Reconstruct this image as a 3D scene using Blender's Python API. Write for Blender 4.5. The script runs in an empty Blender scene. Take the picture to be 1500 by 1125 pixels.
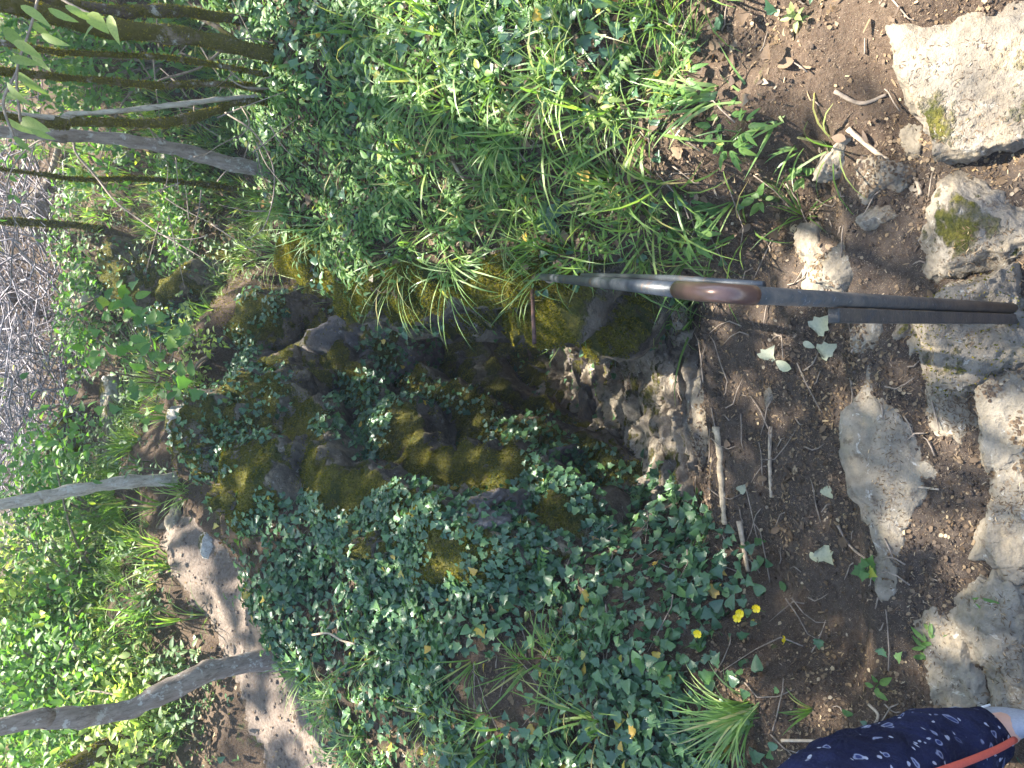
import bpy, bmesh, math, random
import numpy as np
from math import radians, sin, cos, pi
from mathutils import Vector, Matrix, Quaternion

RNG = np.random.default_rng(7)
random.seed(7)
C = bpy.context.scene.collection
SC = bpy.context.scene

# ------------------------------------------------------------------ camera
FPX = 1133.0
PITCH, ROLL = radians(42.35), radians(3.8)
CAM = np.array([0, 0, 1.75])
FW = np.array([0, cos(PITCH), -sin(PITCH)])
_R0 = np.array([1.0, 0, 0]); _D0 = np.array([0, -sin(PITCH), -cos(PITCH)])
RT = cos(ROLL) * _R0 + sin(ROLL) * _D0
DN = cos(ROLL) * _D0 - sin(ROLL) * _R0

def ray(px, py):
    return FW + RT * ((562.5 - py) / FPX) + DN * ((px - 750.0) / FPX)
def atd(px, py, d): return CAM + ray(px, py) * d
def aty(px, py, y):
    q = ray(px, py); return CAM + q * (y / q[1])
def atz(px, py, z):
    q = ray(px, py); return CAM + q * ((z - CAM[2]) / q[2])

cam = bpy.data.cameras.new('camera'); co = bpy.data.objects.new('camera', cam); C.objects.link(co)
M = Matrix(((DN[0], RT[0], -FW[0], CAM[0]), (DN[1], RT[1], -FW[1], CAM[1]), (DN[2], RT[2], -FW[2], CAM[2]), (0, 0, 0, 1)))
co.matrix_world = M
cam.sensor_fit = 'HORIZONTAL'; cam.sensor_width = 36; cam.lens = 36 * FPX / 1500
cam.clip_start = 0.05; cam.clip_end = 500
SC.camera = co

# ------------------------------------------------------------------ noise
def _hash(ix, iy, iz, seed):
    h = (ix * 374761393 + iy * 668265263 + iz * 2147483647 + seed * 144665) & 0xFFFFFFFF
    h = ((h ^ (h >> 13)) * 1274126177) & 0xFFFFFFFF
    h = ((h ^ (h >> 15)) * 2246822519) & 0xFFFFFFFF
    return ((h ^ (h >> 16)) & 0xFFFF) / 32767.5 - 1.0
def vnoise(p, seed=0):
    p = np.asarray(p, float); f = np.floor(p); w = p - f; w = w * w * (3 - 2 * w)
    i = f.astype(np.int64); out = 0
    for dx in (0, 1):
        for dy in (0, 1):
            for dz in (0, 1):
                k = (w[:, 0] if dx else 1 - w[:, 0]) * (w[:, 1] if dy else 1 - w[:, 1]) * (w[:, 2] if dz else 1 - w[:, 2])
                out = out + k * _hash(i[:, 0] + dx, i[:, 1] + dy, i[:, 2] + dz, seed)
    return out
def fbm(p, oct=4, seed=0, gain=.5):
    p = np.asarray(p, float); a, s, out = 1.0, 1.0, 0
    for k in range(oct):
        out = out + a * vnoise(p * s + 17.3 * k, seed + k); a *= gain; s *= 2.03
    return out
def sstep(a, b, x):
    t = np.clip((x - a) / (b - a), 0, 1); return t * t * (3 - 2 * t)

# ------------------------------------------------------------------ terrain
BANK = np.array([
 # left bank
 (-.81,1.13,.0),(-.9,1.5,.06),(-1.0,2.08,.14),(-1.46,2.89,.22),(-1.24,3.15,.2),(-1.15,3.4,.22),(-.4,4.6,.25),(-.78,4.6,.3),(-1.1,4.2,.25),
 (-.6,1.7,-.05),(-.62,2.28,.06),(-.68,3.1,.12),(-.76,4.0,.15),(-.4,4.3,.12),(-.1,4.5,.1),(-2.2,1.0,.25),(-2.5,3,.35),(-1.7,3.3,.2),(-4,3,.7),(-4,0,.6),(-.75,.5,.02),(-1.4,.3,.15),
 # behind the trail
 (-1.5,4.6,.35),(-1.2,5.2,.45),(-2.2,5,.6),(-.5,5.4,.3),(.2,5.6,.05),(-1.8,6.2,.6),(-3.3,7,1.0),(-.4,7,.25),
 # right bank
 (.51,.43,.1),(.64,.76,.08),(.76,1.1,.1),(.5,1.43,.0),(.42,1.72,.06),(.86,1.48,.2),(1.0,1.97,.3),(1.24,2.69,.4),(1.0,3.1,.22),(.82,2.9,.12),(.5,2.5,.17),(.34,3.05,.14),(.4,2.85,.13),(.42,2.06,.09),
 (1.8,1.0,.4),(2.6,2.0,.8),(2.2,3.2,.6),(4,1,1.2),(4,3.5,1.1),(1.2,.2,.3),(3,-1,.7),
 # back
 (1.0,5.6,-.35),(1.5,6.8,-.1),(.4,6.6,-.15),(.3,8.3,-.1),(1.8,5.8,-.25),(3,6,.2),(3,8.5,.2),(0,10,.1),(3.8,10,.5),(-3.5,10,1.2),(-6,6,1.6),(7,5,1.5),
 (0,13,1.6),(-5,13,2.8),(5,13,2.2),(0,18,5),(-8,18,6),(8,18,5.5),(0,28,11),(-14,28,12),(14,28,12),(14,10,4),(-14,10,5),(-14,-3,3),(14,-3,4),(0,45,18),
 (0,-2.5,.9),(-2,-2,.9),(2,-2,.9)])
# gully: x, y, floor, half width, left wall, right wall
GUL = np.array([
 (-.05,-2.5,.9,.8,.4,.4),(-.05,-.3,.2,.75,.4,.4),(-.1,.3,.02,.66,.3,.35),(-.11,.78,-.03,.52,.3,.3),(-.11,.86,-.15,.5,.3,.3),(-.12,1.36,-.3,.34,.3,.25),(-.12,1.45,-.42,.32,.3,.25),
 (-.11,1.7,-.58,.24,.3,.2),(-.04,2.15,-.9,.23,.36,.15),(.05,2.6,-1.2,.22,.48,.13),(.2,2.95,-1.42,.2,.62,.14),(.42,3.35,-1.6,.12,.85,.22),(.9,3.75,-1.4,.14,1.3,.45),(1.7,4.0,-1.0,.2,1.6,.6),(3.2,4.2,-.5,.2,1.4,.7),(5,4.3,.3,.2,1.2,.8)])
TRAIL = np.array([(-4.5,2.3),(-3,2.8),(-1.75,3.3),(-1.2,3.75),(-.95,4.2),(-.72,4.6),(-.35,4.85),(.1,5.0)])
TRW = np.array([.40,.36,.31,.25,.18,.13,.08,.05])

def polydist(P, x, y, extra):
    best = np.full(x.shape, 1e9); side = np.zeros(x.shape); ex = np.zeros((extra.shape[1],) + x.shape)
    for k in range(len(P) - 1):
        ax, ay = P[k]; bx, by = P[k + 1]; dx, dy = bx - ax, by - ay
        t = np.clip(((x - ax) * dx + (y - ay) * dy) / (dx * dx + dy * dy), 0, 1)
        qx, qy = x - ax - t * dx, y - ay - t * dy; d = np.hypot(qx, qy); m = d < best
        best = np.where(m, d, best); side = np.where(m, dx * qy - dy * qx, side)
        for j in range(extra.shape[1]):
            ex[j] = np.where(m, extra[k, j] * (1 - t) + extra[k + 1, j] * t, ex[j])
    return best, side, ex

def bank(x, y):
    num = 0; den = 0
    for bx, by, bz in BANK:
        w = 1 / ((x - bx) ** 2 + (y - by) ** 2 + .012) ** 1.8
        num = num + w * bz; den = den + w
    return num / den
def height(x, y, detail=True):
    x = np.asarray(x, float); y = np.asarray(y, float); sh = x.shape; x = x.ravel(); y = y.ravel()
    b = bank(x, y)
    d, side, ex = polydist(GUL[:, :2], x, y, GUL[:, 2:])
    fl, hw, wl, wr = ex
    p3 = np.stack([x, y, 0 * x], 1)
    d2 = d + .06 * fbm(p3 * 4, 3, 5)
    g = sstep(0, 1, (d2 - hw) / np.where(side > 0, wl, wr))
    far = sstep(3, 8, np.hypot(x, y))
    b = b + .05 * fbm(p3 * 2.3, 3, 1) * (1 + far) + .25 * far * fbm(p3 * .6, 3, 9)
    td, _, te = polydist(TRAIL, x, y, TRW[:, None])
    b = b - .05 * (1 - sstep(te[0], te[0] * 1.5, td))
    z = fl + (b - fl) * g
    if detail:
        z = z + .012 * fbm(p3 * 11, 3, 2) + .006 * fbm(p3 * 45, 2, 3)
    return z.reshape(sh)
_ts = np.concatenate([np.arange(.5, 6, .006), np.arange(6, 45, .03)])
def hit(px, py):
    q = ray(px, py); P = CAM + _ts[:, None] * q
    h = height(P[:, 0], P[:, 1]); k = np.argmax(P[:, 2] < h)
    return P[k], _ts[k]
def nrm(x, y, e=.03):
    hx = height(x + e, y, False) - height(x - e, y, False); hy = height(x, y + e, False) - height(x, y - e, False)
    n = np.stack([-hx, -hy, 2 * e + 0 * hx], -1); return n / np.linalg.norm(n, axis=-1, keepdims=True)
def on(px, py, lift=0):
    p, t = hit(px, py); return np.array([p[0], p[1], height(p[0], p[1]) + lift])

# ------------------------------------------------------------------ mesh building
class MB:
    def __init__(s): s.v = []; s.f = []; s.c = []; s.n = 0
    def add(s, verts, loops, counts):
        s.v.append(np.asarray(verts, np.float32)); s.f.append(np.asarray(loops, np.int64) + s.n); s.c.append(np.asarray(counts, np.int64)); s.n += len(verts)
    def inst(s, tpl, Ms, Ts):
        tv, tf = tpl; k = len(tv); n = len(Ts)
        if n == 0: return
        V = np.einsum('nij,kj->nki', Ms, tv) + Ts[:, None, :]
        lo = np.concatenate([np.asarray(f) for f in tf]); ct = np.array([len(f) for f in tf])
        L = (lo[None, :] + (np.arange(n) * k)[:, None]).ravel()
        s.add(V.reshape(-1, 3), L, np.tile(ct, n))
    def tube(s, pts, rad, sides=8, cap=True, jitter=0, seed=0):
        pts = np.asarray(pts, float); m = len(pts); rad = np.broadcast_to(np.asarray(rad, float), (m,))
        T = np.gradient(pts, axis=0); T /= np.linalg.norm(T, axis=1, keepdims=True) + 1e-12
        u = np.cross(T[0], (0.31, .77, .55)); u /= np.linalg.norm(u); rings = []
        an = np.arange(sides) * 2 * pi / sides
        for k in range(m):
            u = u - T[k] * (u @ T[k]); u /= np.linalg.norm(u) + 1e-12; w = np.cross(T[k], u)
            rings.append(pts[k] + rad[k] * (np.cos(an)[:, None] * u + np.sin(an)[:, None] * w))
        V = np.concatenate(rings)
        if jitter:
            cen = np.repeat(pts, sides, 0); rr = np.repeat(rad, sides)[:, None]
            V = V + (V - cen) / rr * (fbm(V / np.mean(rad) * .45, 3, seed) * jitter)[:, None] * rr
        i = np.arange(m - 1)[:, None] * sides + np.arange(sides)[None]; j = np.arange(m - 1)[:, None] * sides + (np.arange(sides)[None] + 1) % sides
        L = np.stack([i, j, j + sides, i + sides], -1).reshape(-1); ct = np.full((m - 1) * sides, 4)
        if cap:
            L = np.concatenate([L, np.arange(sides)[::-1], np.arange(sides) + (m - 1) * sides]); ct = np.concatenate([ct, [sides, sides]])
        s.add(V, L, ct)
    def box(s, c, ax, ay, az):
        c, ax, ay, az = (np.asarray(a, float) for a in (c, ax, ay, az))
        V = [c + i * ax + j * ay + k * az for i in (-1, 1) for j in (-1, 1) for k in (-1, 1)]
        s.add(V, [0,1,3,2, 4,6,7,5, 0,4,5,1, 2,3,7,6, 0,2,6,4, 1,5,7,3], [4] * 6)
    def arrays(s): return np.concatenate(s.v), np.concatenate(s.f), np.concatenate(s.c)
    def mesh(s, name, mat, smooth=True):
        me = bpy.data.meshes.new(name); V, L, ct = s.arrays()
        me.vertices.add(len(V)); me.vertices.foreach_set('co', V.ravel())
        me.loops.add(len(L)); me.loops.foreach_set('vertex_index', L.astype(np.int32))
        me.polygons.add(len(ct)); st = np.concatenate([[0], np.cumsum(ct)[:-1]]).astype(np.int32)
        me.polygons.foreach_set('loop_start', st)
        me.polygons.foreach_set('use_smooth', np.full(len(ct), smooth))
        me.update(calc_edges=True)
        me.materials.append(mat); return me
    def build(s, name, mat, parent=None, smooth=True, loc=None):
        if loc is not None:
            s.v = [v - np.asarray(loc, np.float32) for v in s.v]
        o = bpy.data.objects.new(name, s.mesh(name, mat, smooth)); C.objects.link(o)
        if parent is not None: o.parent = parent
        elif loc is not None: o.location = tuple(float(a) for a in loc)
        return o
def tag(o, label=None, cat=None, group=None, kind=None):
    for k, v in (('label', label), ('category', cat), ('group', group), ('kind', kind)):
        if v: o[k] = v
    return o
def empty(name, loc, label, cat, group=None):
    o = bpy.data.objects.new(name, None); C.objects.link(o); o.location = tuple(float(a) for a in loc); o.empty_display_size = .05
    return tag(o, label, cat, group)
def rotz(a): return np.array([[cos(a), -sin(a), 0], [sin(a), cos(a), 0], [0, 0, 1.0]])
def frames(nr, yaw):
    """n x 3 x 3 matrices: local z along nr, local y along a random tangent"""
    nr = nr / np.linalg.norm(nr, axis=1, keepdims=True)
    a = np.where(np.abs(nr[:, 2:3]) > .95, np.array([[1.0, 0, 0]]), np.array([[0, 0, 1.0]]))
    t = np.cross(a, nr); t /= np.linalg.norm(t, axis=1, keepdims=True); b = np.cross(nr, t)
    X = np.cos(yaw)[:, None] * t + np.sin(yaw)[:, None] * b; Y = -np.sin(yaw)[:, None] * t + np.cos(yaw)[:, None] * b
    return np.stack([X, Y, nr], -1)

# ------------------------------------------------------------------ materials
class NT:
    def __init__(s, name):
        s.m = bpy.data.materials.new(name); s.m.use_nodes = True; s.t = s.m.node_tree; s.t.nodes.clear()
        s.out = s.t.nodes.new('ShaderNodeOutputMaterial')
    def n(s, typ, ins=None, **kw):
        nd = s.t.nodes.new(typ)
        for k, v in kw.items(): setattr(nd, k, v)
        for k, v in (ins or {}).items():
            if isinstance(v, bpy.types.NodeSocket): s.t.links.new(v, nd.inputs[k])
            else: nd.inputs[k].default_value = v
        return nd
    def pos(s): return s.n('ShaderNodeNewGeometry').outputs['Position']
    def noise(s, scale, detail=5, rough=.6, vec=None, dist=0):
        return s.n('ShaderNodeTexNoise', {'Scale': scale, 'Detail': detail, 'Roughness': rough, 'Distortion': dist, 'Vector': vec or s.pos()}).outputs['Fac']
    def voro(s, scale, vec=None, feature='F1', out='Distance', rand=1.0):
        return s.n('ShaderNodeTexVoronoi', {'Scale': scale, 'Randomness': rand, 'Vector': vec or s.pos()}, feature=feature).outputs[out]
    def ramp(s, fac, stops):
        r = s.n('ShaderNodeValToRGB', {'Fac': fac}); e = r.color_ramp.elements
        while len(e) < len(stops): e.new(.5)
        for k, (p, c) in enumerate(stops):
            e[k].position = p; e[k].color = (*c, 1) if len(c) == 3 else c
        return r.outputs['Color']
    def lin(s, fac, a, b):
        return s.n('ShaderNodeMapRange', {'Value': fac, 'From Min': a, 'From Max': b}).outputs['Result']
    def mix(s, fac, a, b, mode='MIX'):
        nd = s.n('ShaderNodeMix', data_type='RGBA', blend_type=mode)
        for i, v in ((0, fac), (6, a), (7, b)):
            if isinstance(v, bpy.types.NodeSocket): s.t.links.new(v, nd.inputs[i])
            else: nd.inputs[i].default_value = v if i == 0 or len(v) == 4 else (*v, 1)
        return nd.outputs[2]
    def math(s, op, a, b=0.0):
        nd = s.n('ShaderNodeMath', operation=op)
        for i, v in ((0, a), (1, b)):
            if isinstance(v, bpy.types.NodeSocket): s.t.links.new(v, nd.inputs[i])
            else: nd.inputs[i].default_value = v
        return nd.outputs[0]
    def bump(s, h, strength=.5, dist=.01, normal=None):
        ins = {'Height': h, 'Strength': strength, 'Distance': dist}
        if normal: ins['Normal'] = normal
        return s.n('ShaderNodeBump', ins).outputs['Normal']
    def pbr(s, col, rough=.8, spec=.3, normal=None, trans=None, metal=0):
        ins = {'Base Color': col if isinstance(col, bpy.types.NodeSocket) else (*col, 1), 'Roughness': rough, 'Specular IOR Level': spec, 'Metallic': metal}
        if normal: ins['Normal'] = normal
        b = s.n('ShaderNodeBsdfPrincipled', ins).outputs[0]
        if trans:
            tc, tw = trans
            tr = s.n('ShaderNodeBsdfTranslucent', {'Color': tc if isinstance(tc, bpy.types.NodeSocket) else (*tc, 1)}).outputs[0]
            b = s.n('ShaderNodeMixShader', {0: tw, 1: b, 2: tr}).outputs[0]
        s.t.links.new(b, s.out.inputs[0]); return s.m
    def rnd(s): return s.n('ShaderNodeNewGeometry').outputs['Random Per Island']
    def up(s):
        g = s.n('ShaderNodeNewGeometry'); return s.n('ShaderNodeSeparateXYZ', {0: g.outputs['Normal']}).outputs[2]

def leaf_mat(name, stops, rough=.45, tw=.3, tmul=(.95, 1.1, .5), spec=.4, vein=True):
    t = NT(name); c = t.ramp(t.rnd(), stops)
    c2 = t.mix(t.lin(t.noise(9, 3), .35, .7), c, t.mix(1.0, c, (1.35, 1.25, .9), 'MULTIPLY'))
    c3 = t.mix(t.lin(t.noise(160, 3), .45, .75), c2, t.mix(1.0, c2, (.75, .78, .8), 'MULTIPLY'))
    tc = t.mix(1.0, c3, tuple(2.0 * a for a in tmul), 'MULTIPLY')
    return t.pbr(c3, rough, spec, t.bump(t.noise(220, 2), .25, .002), (tc, tw))

def soil_mat(name, a, b, chip, moss=0.0, green=(.06, .075, .02)):
    t = NT(name); P = t.pos()
    n1 = t.noise(5, 6, .65); n2 = t.noise(60, 5, .7)
    c = t.ramp(n1, [(.3, a), (.7, b)])
    c = t.mix(t.lin(n2, .35, .75), t.mix(1.0, c, (.55, .5, .47), 'MULTIPLY'), c)
    mp = t.n('ShaderNodeMapping', {'Vector': t.n('ShaderNodeVectorMath', {0: P, 1: t.n('ShaderNodeTexNoise', {'Scale': 14.0, 'Vector': P}).outputs['Color']}, operation='ADD').outputs[0], 'Scale': (1, 1, 1)}).outputs[0]
    v = t.n('ShaderNodeTexVoronoi', {'Scale': 75.0, 'Vector': mp}); sel = t.n('ShaderNodeSeparateColor', {0: v.outputs['Color']})
    chipm = t.math('MULTIPLY', t.lin(sel.outputs[0], .72, .76), t.lin(v.outputs['Distance'], .5, .3))
    c = t.mix(chipm, c, t.mix(sel.outputs[1], chip, tuple(.45 * k for k in chip)))
    if moss:
        mm = t.lin(t.math('ADD', t.noise(3.1, 5, .7), t.math('MULTIPLY', t.noise(40, 3), .25)), .88 - moss * .2, .98 - moss * .2)
        c = t.mix(mm, c, t.mix(t.noise(70, 3), green, tuple(1.8 * k for k in green)))
    h = t.math('ADD', t.math('MULTIPLY', n2, 1.0), t.math('MULTIPLY', chipm, .5))
    return t.pbr(c, .92, .15, t.bump(h, .9, .012))

def rock_mat(name, base, dark, moss_amt, lichen=.3, moss=(.13, .115, .022), warm=(.30, .24, .16)):
    t = NT(name); n = t.noise(6, 8, .65); f = t.noise(38, 6, .7)
    c = t.mix(t.lin(n, .35, .68), dark, base)
    c = t.mix(t.lin(f, .3, .75), t.mix(1.0, c, (.62, .6, .57), 'MULTIPLY'), c)
    c = t.mix(t.math('MULTIPLY', t.lin(t.noise(11, 6, .7), .52, .64), .7), c, warm)
    c = t.mix(t.math('MULTIPLY', t.lin(t.noise(23, 5, .75, dist=.6), .60, .66), lichen), c, (.62, .6, .54))
    c = t.mix(t.math('MULTIPLY', t.lin(t.noise(90, 4, .7), .62, .7), .7), c, (.10, .08, .06))
    c = t.mix(t.math('MULTIPLY', t.lin(t.noise(17, 6, .8), .58, .63), .75), c, (.13, .098, .07))
    c = t.mix(t.math('MULTIPLY', t.lin(t.noise(4.5, 7, .75), .56, .63), .8), c, (.12, .09, .068))
    h = t.math('ADD', t.math('ADD', t.math('MULTIPLY', n, .9), t.math('MULTIPLY', f, .5)), t.math('MULTIPLY', t.noise(140, 4, .7), .25))
    if moss_amt:
        k = t.math('ADD', t.math('MULTIPLY', t.up(), .42), t.math('ADD', t.noise(4.5, 6, .7), t.math('MULTIPLY', f, .2)))
        mm = t.lin(k, 1.06 - moss_amt * .45, 1.14 - moss_amt * .45)
        mc = t.mix(t.lin(t.noise(95, 5, .85), .32, .68), tuple(.22 * q for q in moss), tuple(2.1 * q for q in moss))
        mc = t.mix(t.math('MULTIPLY', t.lin(t.noise(8, 5, .7), .42, .6), .85), mc, (.04, .055, .014))
        mc = t.mix(t.math('MULTIPLY', t.lin(t.noise(13, 5, .7), .58, .68), .8), mc, (.10, .07, .04))
        c = t.mix(mm, c, mc); h = t.math('ADD', h, t.math('MULTIPLY', mm, t.math('MULTIPLY', t.noise(70, 5, .85), 2.4)))
    return t.pbr(c, .9, .2, t.bump(h, .85, .02))

def bark_mat(name, a, b, moss_amt, moss=(.085, .072, .018)):
    t = NT(name); P = t.pos()
    mp = t.n('ShaderNodeMapping', {'Vector': P, 'Scale': (1, 1, .25)}).outputs[0]
    n = t.noise(45, 6, .7, mp); m = t.noise(9, 5, .7)
    c = t.mix(t.lin(n, .3, .7), a, b)
    c = t.mix(t.lin(t.noise(70, 6, .8, mp), .5, .7), c, tuple(.45 * k for k in a)); c = t.mix(t.math('MULTIPLY', t.lin(t.noise(24, 5, .7), .56, .62), .6), c, (.46, .45, .40))
    h = n
    if moss_amt:
        mm = t.lin(m, .72 - moss_amt * .45, .8 - moss_amt * .45)
        c = t.mix(mm, c, t.mix(t.noise(60, 3), tuple(.4 * k for k in moss), tuple(1.5 * k for k in moss)))
        h = t.math('ADD', n, t.math('MULTIPLY', mm, t.noise(150, 3)))
    return t.pbr(c, .9, .2, t.bump(h, .8, .01))

def plain(name, col, rough=.7, spec=.3, nscale=30, amt=.35):
    t = NT(name); c = t.mix(t.lin(t.noise(nscale, 5), .3, .7), tuple(k * (1 - amt) for k in col), tuple(k * (1 + amt * .6) for k in col))
    return t.pbr(c, rough, spec, t.bump(t.noise(nscale * 3, 4), .3, .004))

MAT = dict(
 soil=soil_mat('trodden_soil', (.062, .049, .04), (.12, .095, .076), (.40, .31, .22)),
 trail=soil_mat('trail_soil', (.18, .15, .128), (.285, .235, .195), (.36, .30, .24)),
 ground=soil_mat('bank_soil', (.075, .054, .04), (.14, .102, .072), (.34, .26, .18), .75),
 hill=soil_mat('hill_soil', (.07, .065, .055), (.15, .125, .105), (.26, .23, .2), .35),
 pale=rock_mat('pale_limestone', (.37, .325, .255), (.205, .175, .135), 0, .45),
 brown=rock_mat('brown_limestone', (.31, .275, .225), (.17, .145, .115), .12, .35),
 mossy=rock_mat('mossy_rock', (.25, .215, .165), (.085, .07, .055), .78, .3),
 grey=rock_mat('grey_rock', (.24, .22, .215), (.12, .11, .11), .35, .25, warm=(.2, .17, .14)),
 steps=rock_mat('earthy_step_rock', (.50, .44, .35), (.085, .066, .052), .12, .3),
 white=rock_mat('white_rock', (.62, .6, .56), (.36, .34, .3), .3, .4),
 wet=rock_mat('dark_grey_rock', (.17, .15, .15), (.085, .075, .072), .15, .2, warm=(.15, .12, .1)),  # darker grey rock for the stones on the gully floor
 ivy=leaf_mat('ivy_leaf', [(0, (.034, .082, .05)), (.5, (.056, .124, .068)), (.85, (.09, .17, .072)), (.985, (.09, .185, .07)), (.99, (.42, .30, .04)), (1, (.38, .24, .05))], .33, .22, spec=.55),
 herb=leaf_mat('herb_leaf', [(0, (.055, .125, .035)), (.6, (.085, .175, .045)), (.96, (.13, .22, .055)), (1, (.30, .30, .05))], .5, .35),
 far=leaf_mat('far_leaf', [(0, (.055, .105, .055)), (.6, (.085, .15, .072)), (1, (.14, .2, .09))], .55, .35),
 lime=leaf_mat('lime_leaf', [(0, (.15, .21, .07)), (.7, (.23, .29, .11)), (1, (.34, .38, .17))], .5, .45),
 grass=leaf_mat('grass_blade', [(0, (.075, .145, .035)), (.6, (.12, .20, .05)), (.9, (.18, .25, .085)), (1, (.34, .28, .13))], .42, .35),
 sedge=leaf_mat('sedge_blade', [(0, (.11, .20, .06)), (.7, (.16, .26, .09)), (.93, (.25, .32, .15)), (1, (.4, .32, .18))], .35, .3),
 crown=leaf_mat('crown_leaf', [(0, (.04, .10, .02)), (.6, (.07, .14, .03)), (1, (.11, .19, .04))], .5, .4),
 moss=leaf_mat('moss_frond', [(0, (.06, .065, .010)), (.5, (.12, .11, .016)), (1, (.22, .18, .03))], .8, .25, spec=.1),
 dead=leaf_mat('dead_leaf', [(0, (.055, .036, .025)), (.6, (.12, .082, .055)), (.9, (.21, .155, .105)), (1, (.38, .31, .23))], .75, .15, (1, .8, .5)),
 paleleaf=leaf_mat('bleached_leaf', [(0, (.36, .37, .26)), (1, (.44, .44, .32))], .7, .15, (1, .9, .6)),
 yellow=plain('buttercup_petal', (.85, .62, .01), .35, .5, 60, .1),
 twig=plain('twig_bark', (.25, .2, .155), .85, .2, 60, .5),
 brush=plain('brush_twig', (.25, .23, .25), .9, .1, 20, .5),
 stick=plain('stick_wood', (.42, .33, .235), .8, .2, 60, .4),
 wood=plain('split_wood', (.46, .36, .24), .85, .2, 70, .45),
 bark_grey=bark_mat('grey_bark', (.16, .125, .10), (.30, .25, .205), .12),
 bark_pale=bark_mat('pale_bark', (.28, .24, .19), (.47, .42, .35), .1),
 bark_moss=bark_mat('mossy_bark', (.10, .075, .05), (.2, .155, .11), .75),
 bark_dark=bark_mat('dark_mossy_bark', (.05, .036, .026), (.11, .082, .058), .6),
 shoe=plain('shoe_fabric', (.33, .34, .38), .8, .2, 200, .15),
 skin=plain('skin', (.62, .36, .26), .55, .35, 60, .06),
 lace=plain('white_lace', (.8, .8, .78), .8, .2, 200, .05),
 coral=plain('coral_piping', (.68, .13, .085), .7, .2, 200, .1),
 shirt=plain('grey_shirt', (.34, .35, .4), .85, .1, 90, .1),
 hair=plain('brown_hair', (.05, .03, .02), .5, .4, 90, .4),
)
def steel():
    t = NT('worn_painted_steel'); n = t.noise(35, 6, .7); m = t.noise(160, 4, .7)
    c = t.mix(t.lin(n, .35, .7), (.028, .034, .042), (.062, .07, .08))
    c = t.mix(t.lin(t.noise(22, 6, .75), .56, .64), c, (.10, .06, .04))
    c = t.mix(t.math('MULTIPLY', t.lin(m, .6, .7), .6), c, (.17, .17, .165))
    return t.pbr(c, .42, .5, t.bump(n, .3, .003), metal=.35)
def worn():
    t = NT('polished_brown_steel'); n = t.noise(30, 4)
    return t.pbr(t.mix(t.lin(n, .35, .7), (.10, .06, .05), (.18, .105, .085)), .3, .6, metal=.4)
def rust():
    t = NT('rusty_iron'); n = t.noise(60, 5)
    return t.pbr(t.mix(t.lin(n, .35, .7), (.05, .03, .028), (.16, .085, .06)), .7, .3, t.bump(n, .5, .003), metal=.2)
def floral():
    t = NT('navy_floral_cloth')
    g = t.n('ShaderNodeTexCoord').outputs['Object']
    w = t.n('ShaderNodeVectorMath', {0: g, 1: t.n('ShaderNodeVectorMath', {0: t.n('ShaderNodeTexNoise', {'Scale': 30.0, 'Vector': g}).outputs['Color'], 'Scale': .03}, operation='SCALE').outputs[0]}, operation='ADD').outputs[0]
    v = t.n('ShaderNodeTexVoronoi', {'Scale': 34.0, 'Vector': w}); s = t.n('ShaderNodeSeparateColor', {0: v.outputs['Color']})
    a = t.math('MULTIPLY', t.lin(v.outputs['Distance'], .30, .24), t.lin(s.outputs[0], .5, .56))
    ring = t.math('MULTIPLY', t.lin(v.outputs['Distance'], .16, .21), a)
    v2 = t.n('ShaderNodeTexVoronoi', {'Scale': 62.0, 'Vector': w}); s2 = t.n('ShaderNodeSeparateColor', {0: v2.outputs['Color']})
    b = t.math('MULTIPLY', t.lin(v2.outputs['Distance'], .26, .2), t.lin(s2.outputs[0], .66, .7))
    c = t.mix(t.lin(t.noise(9, 3, .6, g), .4, .65), (.011, .012, .034), (.02, .024, .068))
    c = t.mix(t.math('MULTIPLY', a, .6), c, (.05, .07, .20)); c = t.mix(ring, c, (.25, .27, .38)); c = t.mix(b, c, (.40, .41, .50))
    return t.pbr(c, .85, .15, t.bump(t.math('ADD', t.noise(11, 3, .5, g, 1.2), t.math('MULTIPLY', t.noise(260, 2, .5, g), .12)), .9, .02))
def scuffed():
    t = NT('scuffed_brown_steel'); n = t.noise(28, 6, .75); m = t.noise(120, 4, .7)
    c = t.mix(t.lin(n, .38, .66), (.05, .05, .05), (.11, .092, .076)); c = t.mix(t.lin(t.noise(60, 5, .75), .55, .68), c, (.045, .055, .07)); c = t.mix(t.lin(m, .62, .7), c, (.2, .18, .16))
    return t.pbr(c, .6, .4, t.bump(m, .5, .003), metal=.25)
MAT.update(scuffed=scuffed(), steel=steel(), worn=worn(), rust=rust(), floral=floral())

# ------------------------------------------------------------------ ground sheet, split by use
NX, NY = 400, 440
sx = np.linspace(-1, 1, NX); gx = 16 * np.sinh(3.4 * sx) / math.sinh(3.4)
sy = np.linspace(-.43, 1, NY); gy = 1.4 + 44 * np.sinh(4.3 * sy) / math.sinh(4.3)
GX, GY = np.meshgrid(gx, gy); GZ = height(GX, GY)
GV = np.stack([GX, GY, GZ], -1).reshape(-1, 3)
ii = (np.arange(NY - 1)[:, None] * NX + np.arange(NX - 1)[None]).ravel()
GQ = np.stack([ii, ii + 1, ii + NX + 1, ii + NX], 1)
QC = GV[GQ].mean(1)
gd, _, ge = polydist(GUL[:, :2], QC[:, 0], QC[:, 1], GUL[:, 2:])
nz = fbm(QC * np.array([6, 6, 0]), 3, 21)
is_path = (gd < ge[1] * 1.02 + .05 * nz) & (QC[:, 1] < 3.3)
td, _, te = polydist(TRAIL, QC[:, 0], QC[:, 1], TRW[:, None])
is_trail = (td < te[0] + .05 * nz) & ~is_path
is_hill = (QC[:, 1] > 9.5) & ~is_path & ~is_trail
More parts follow.
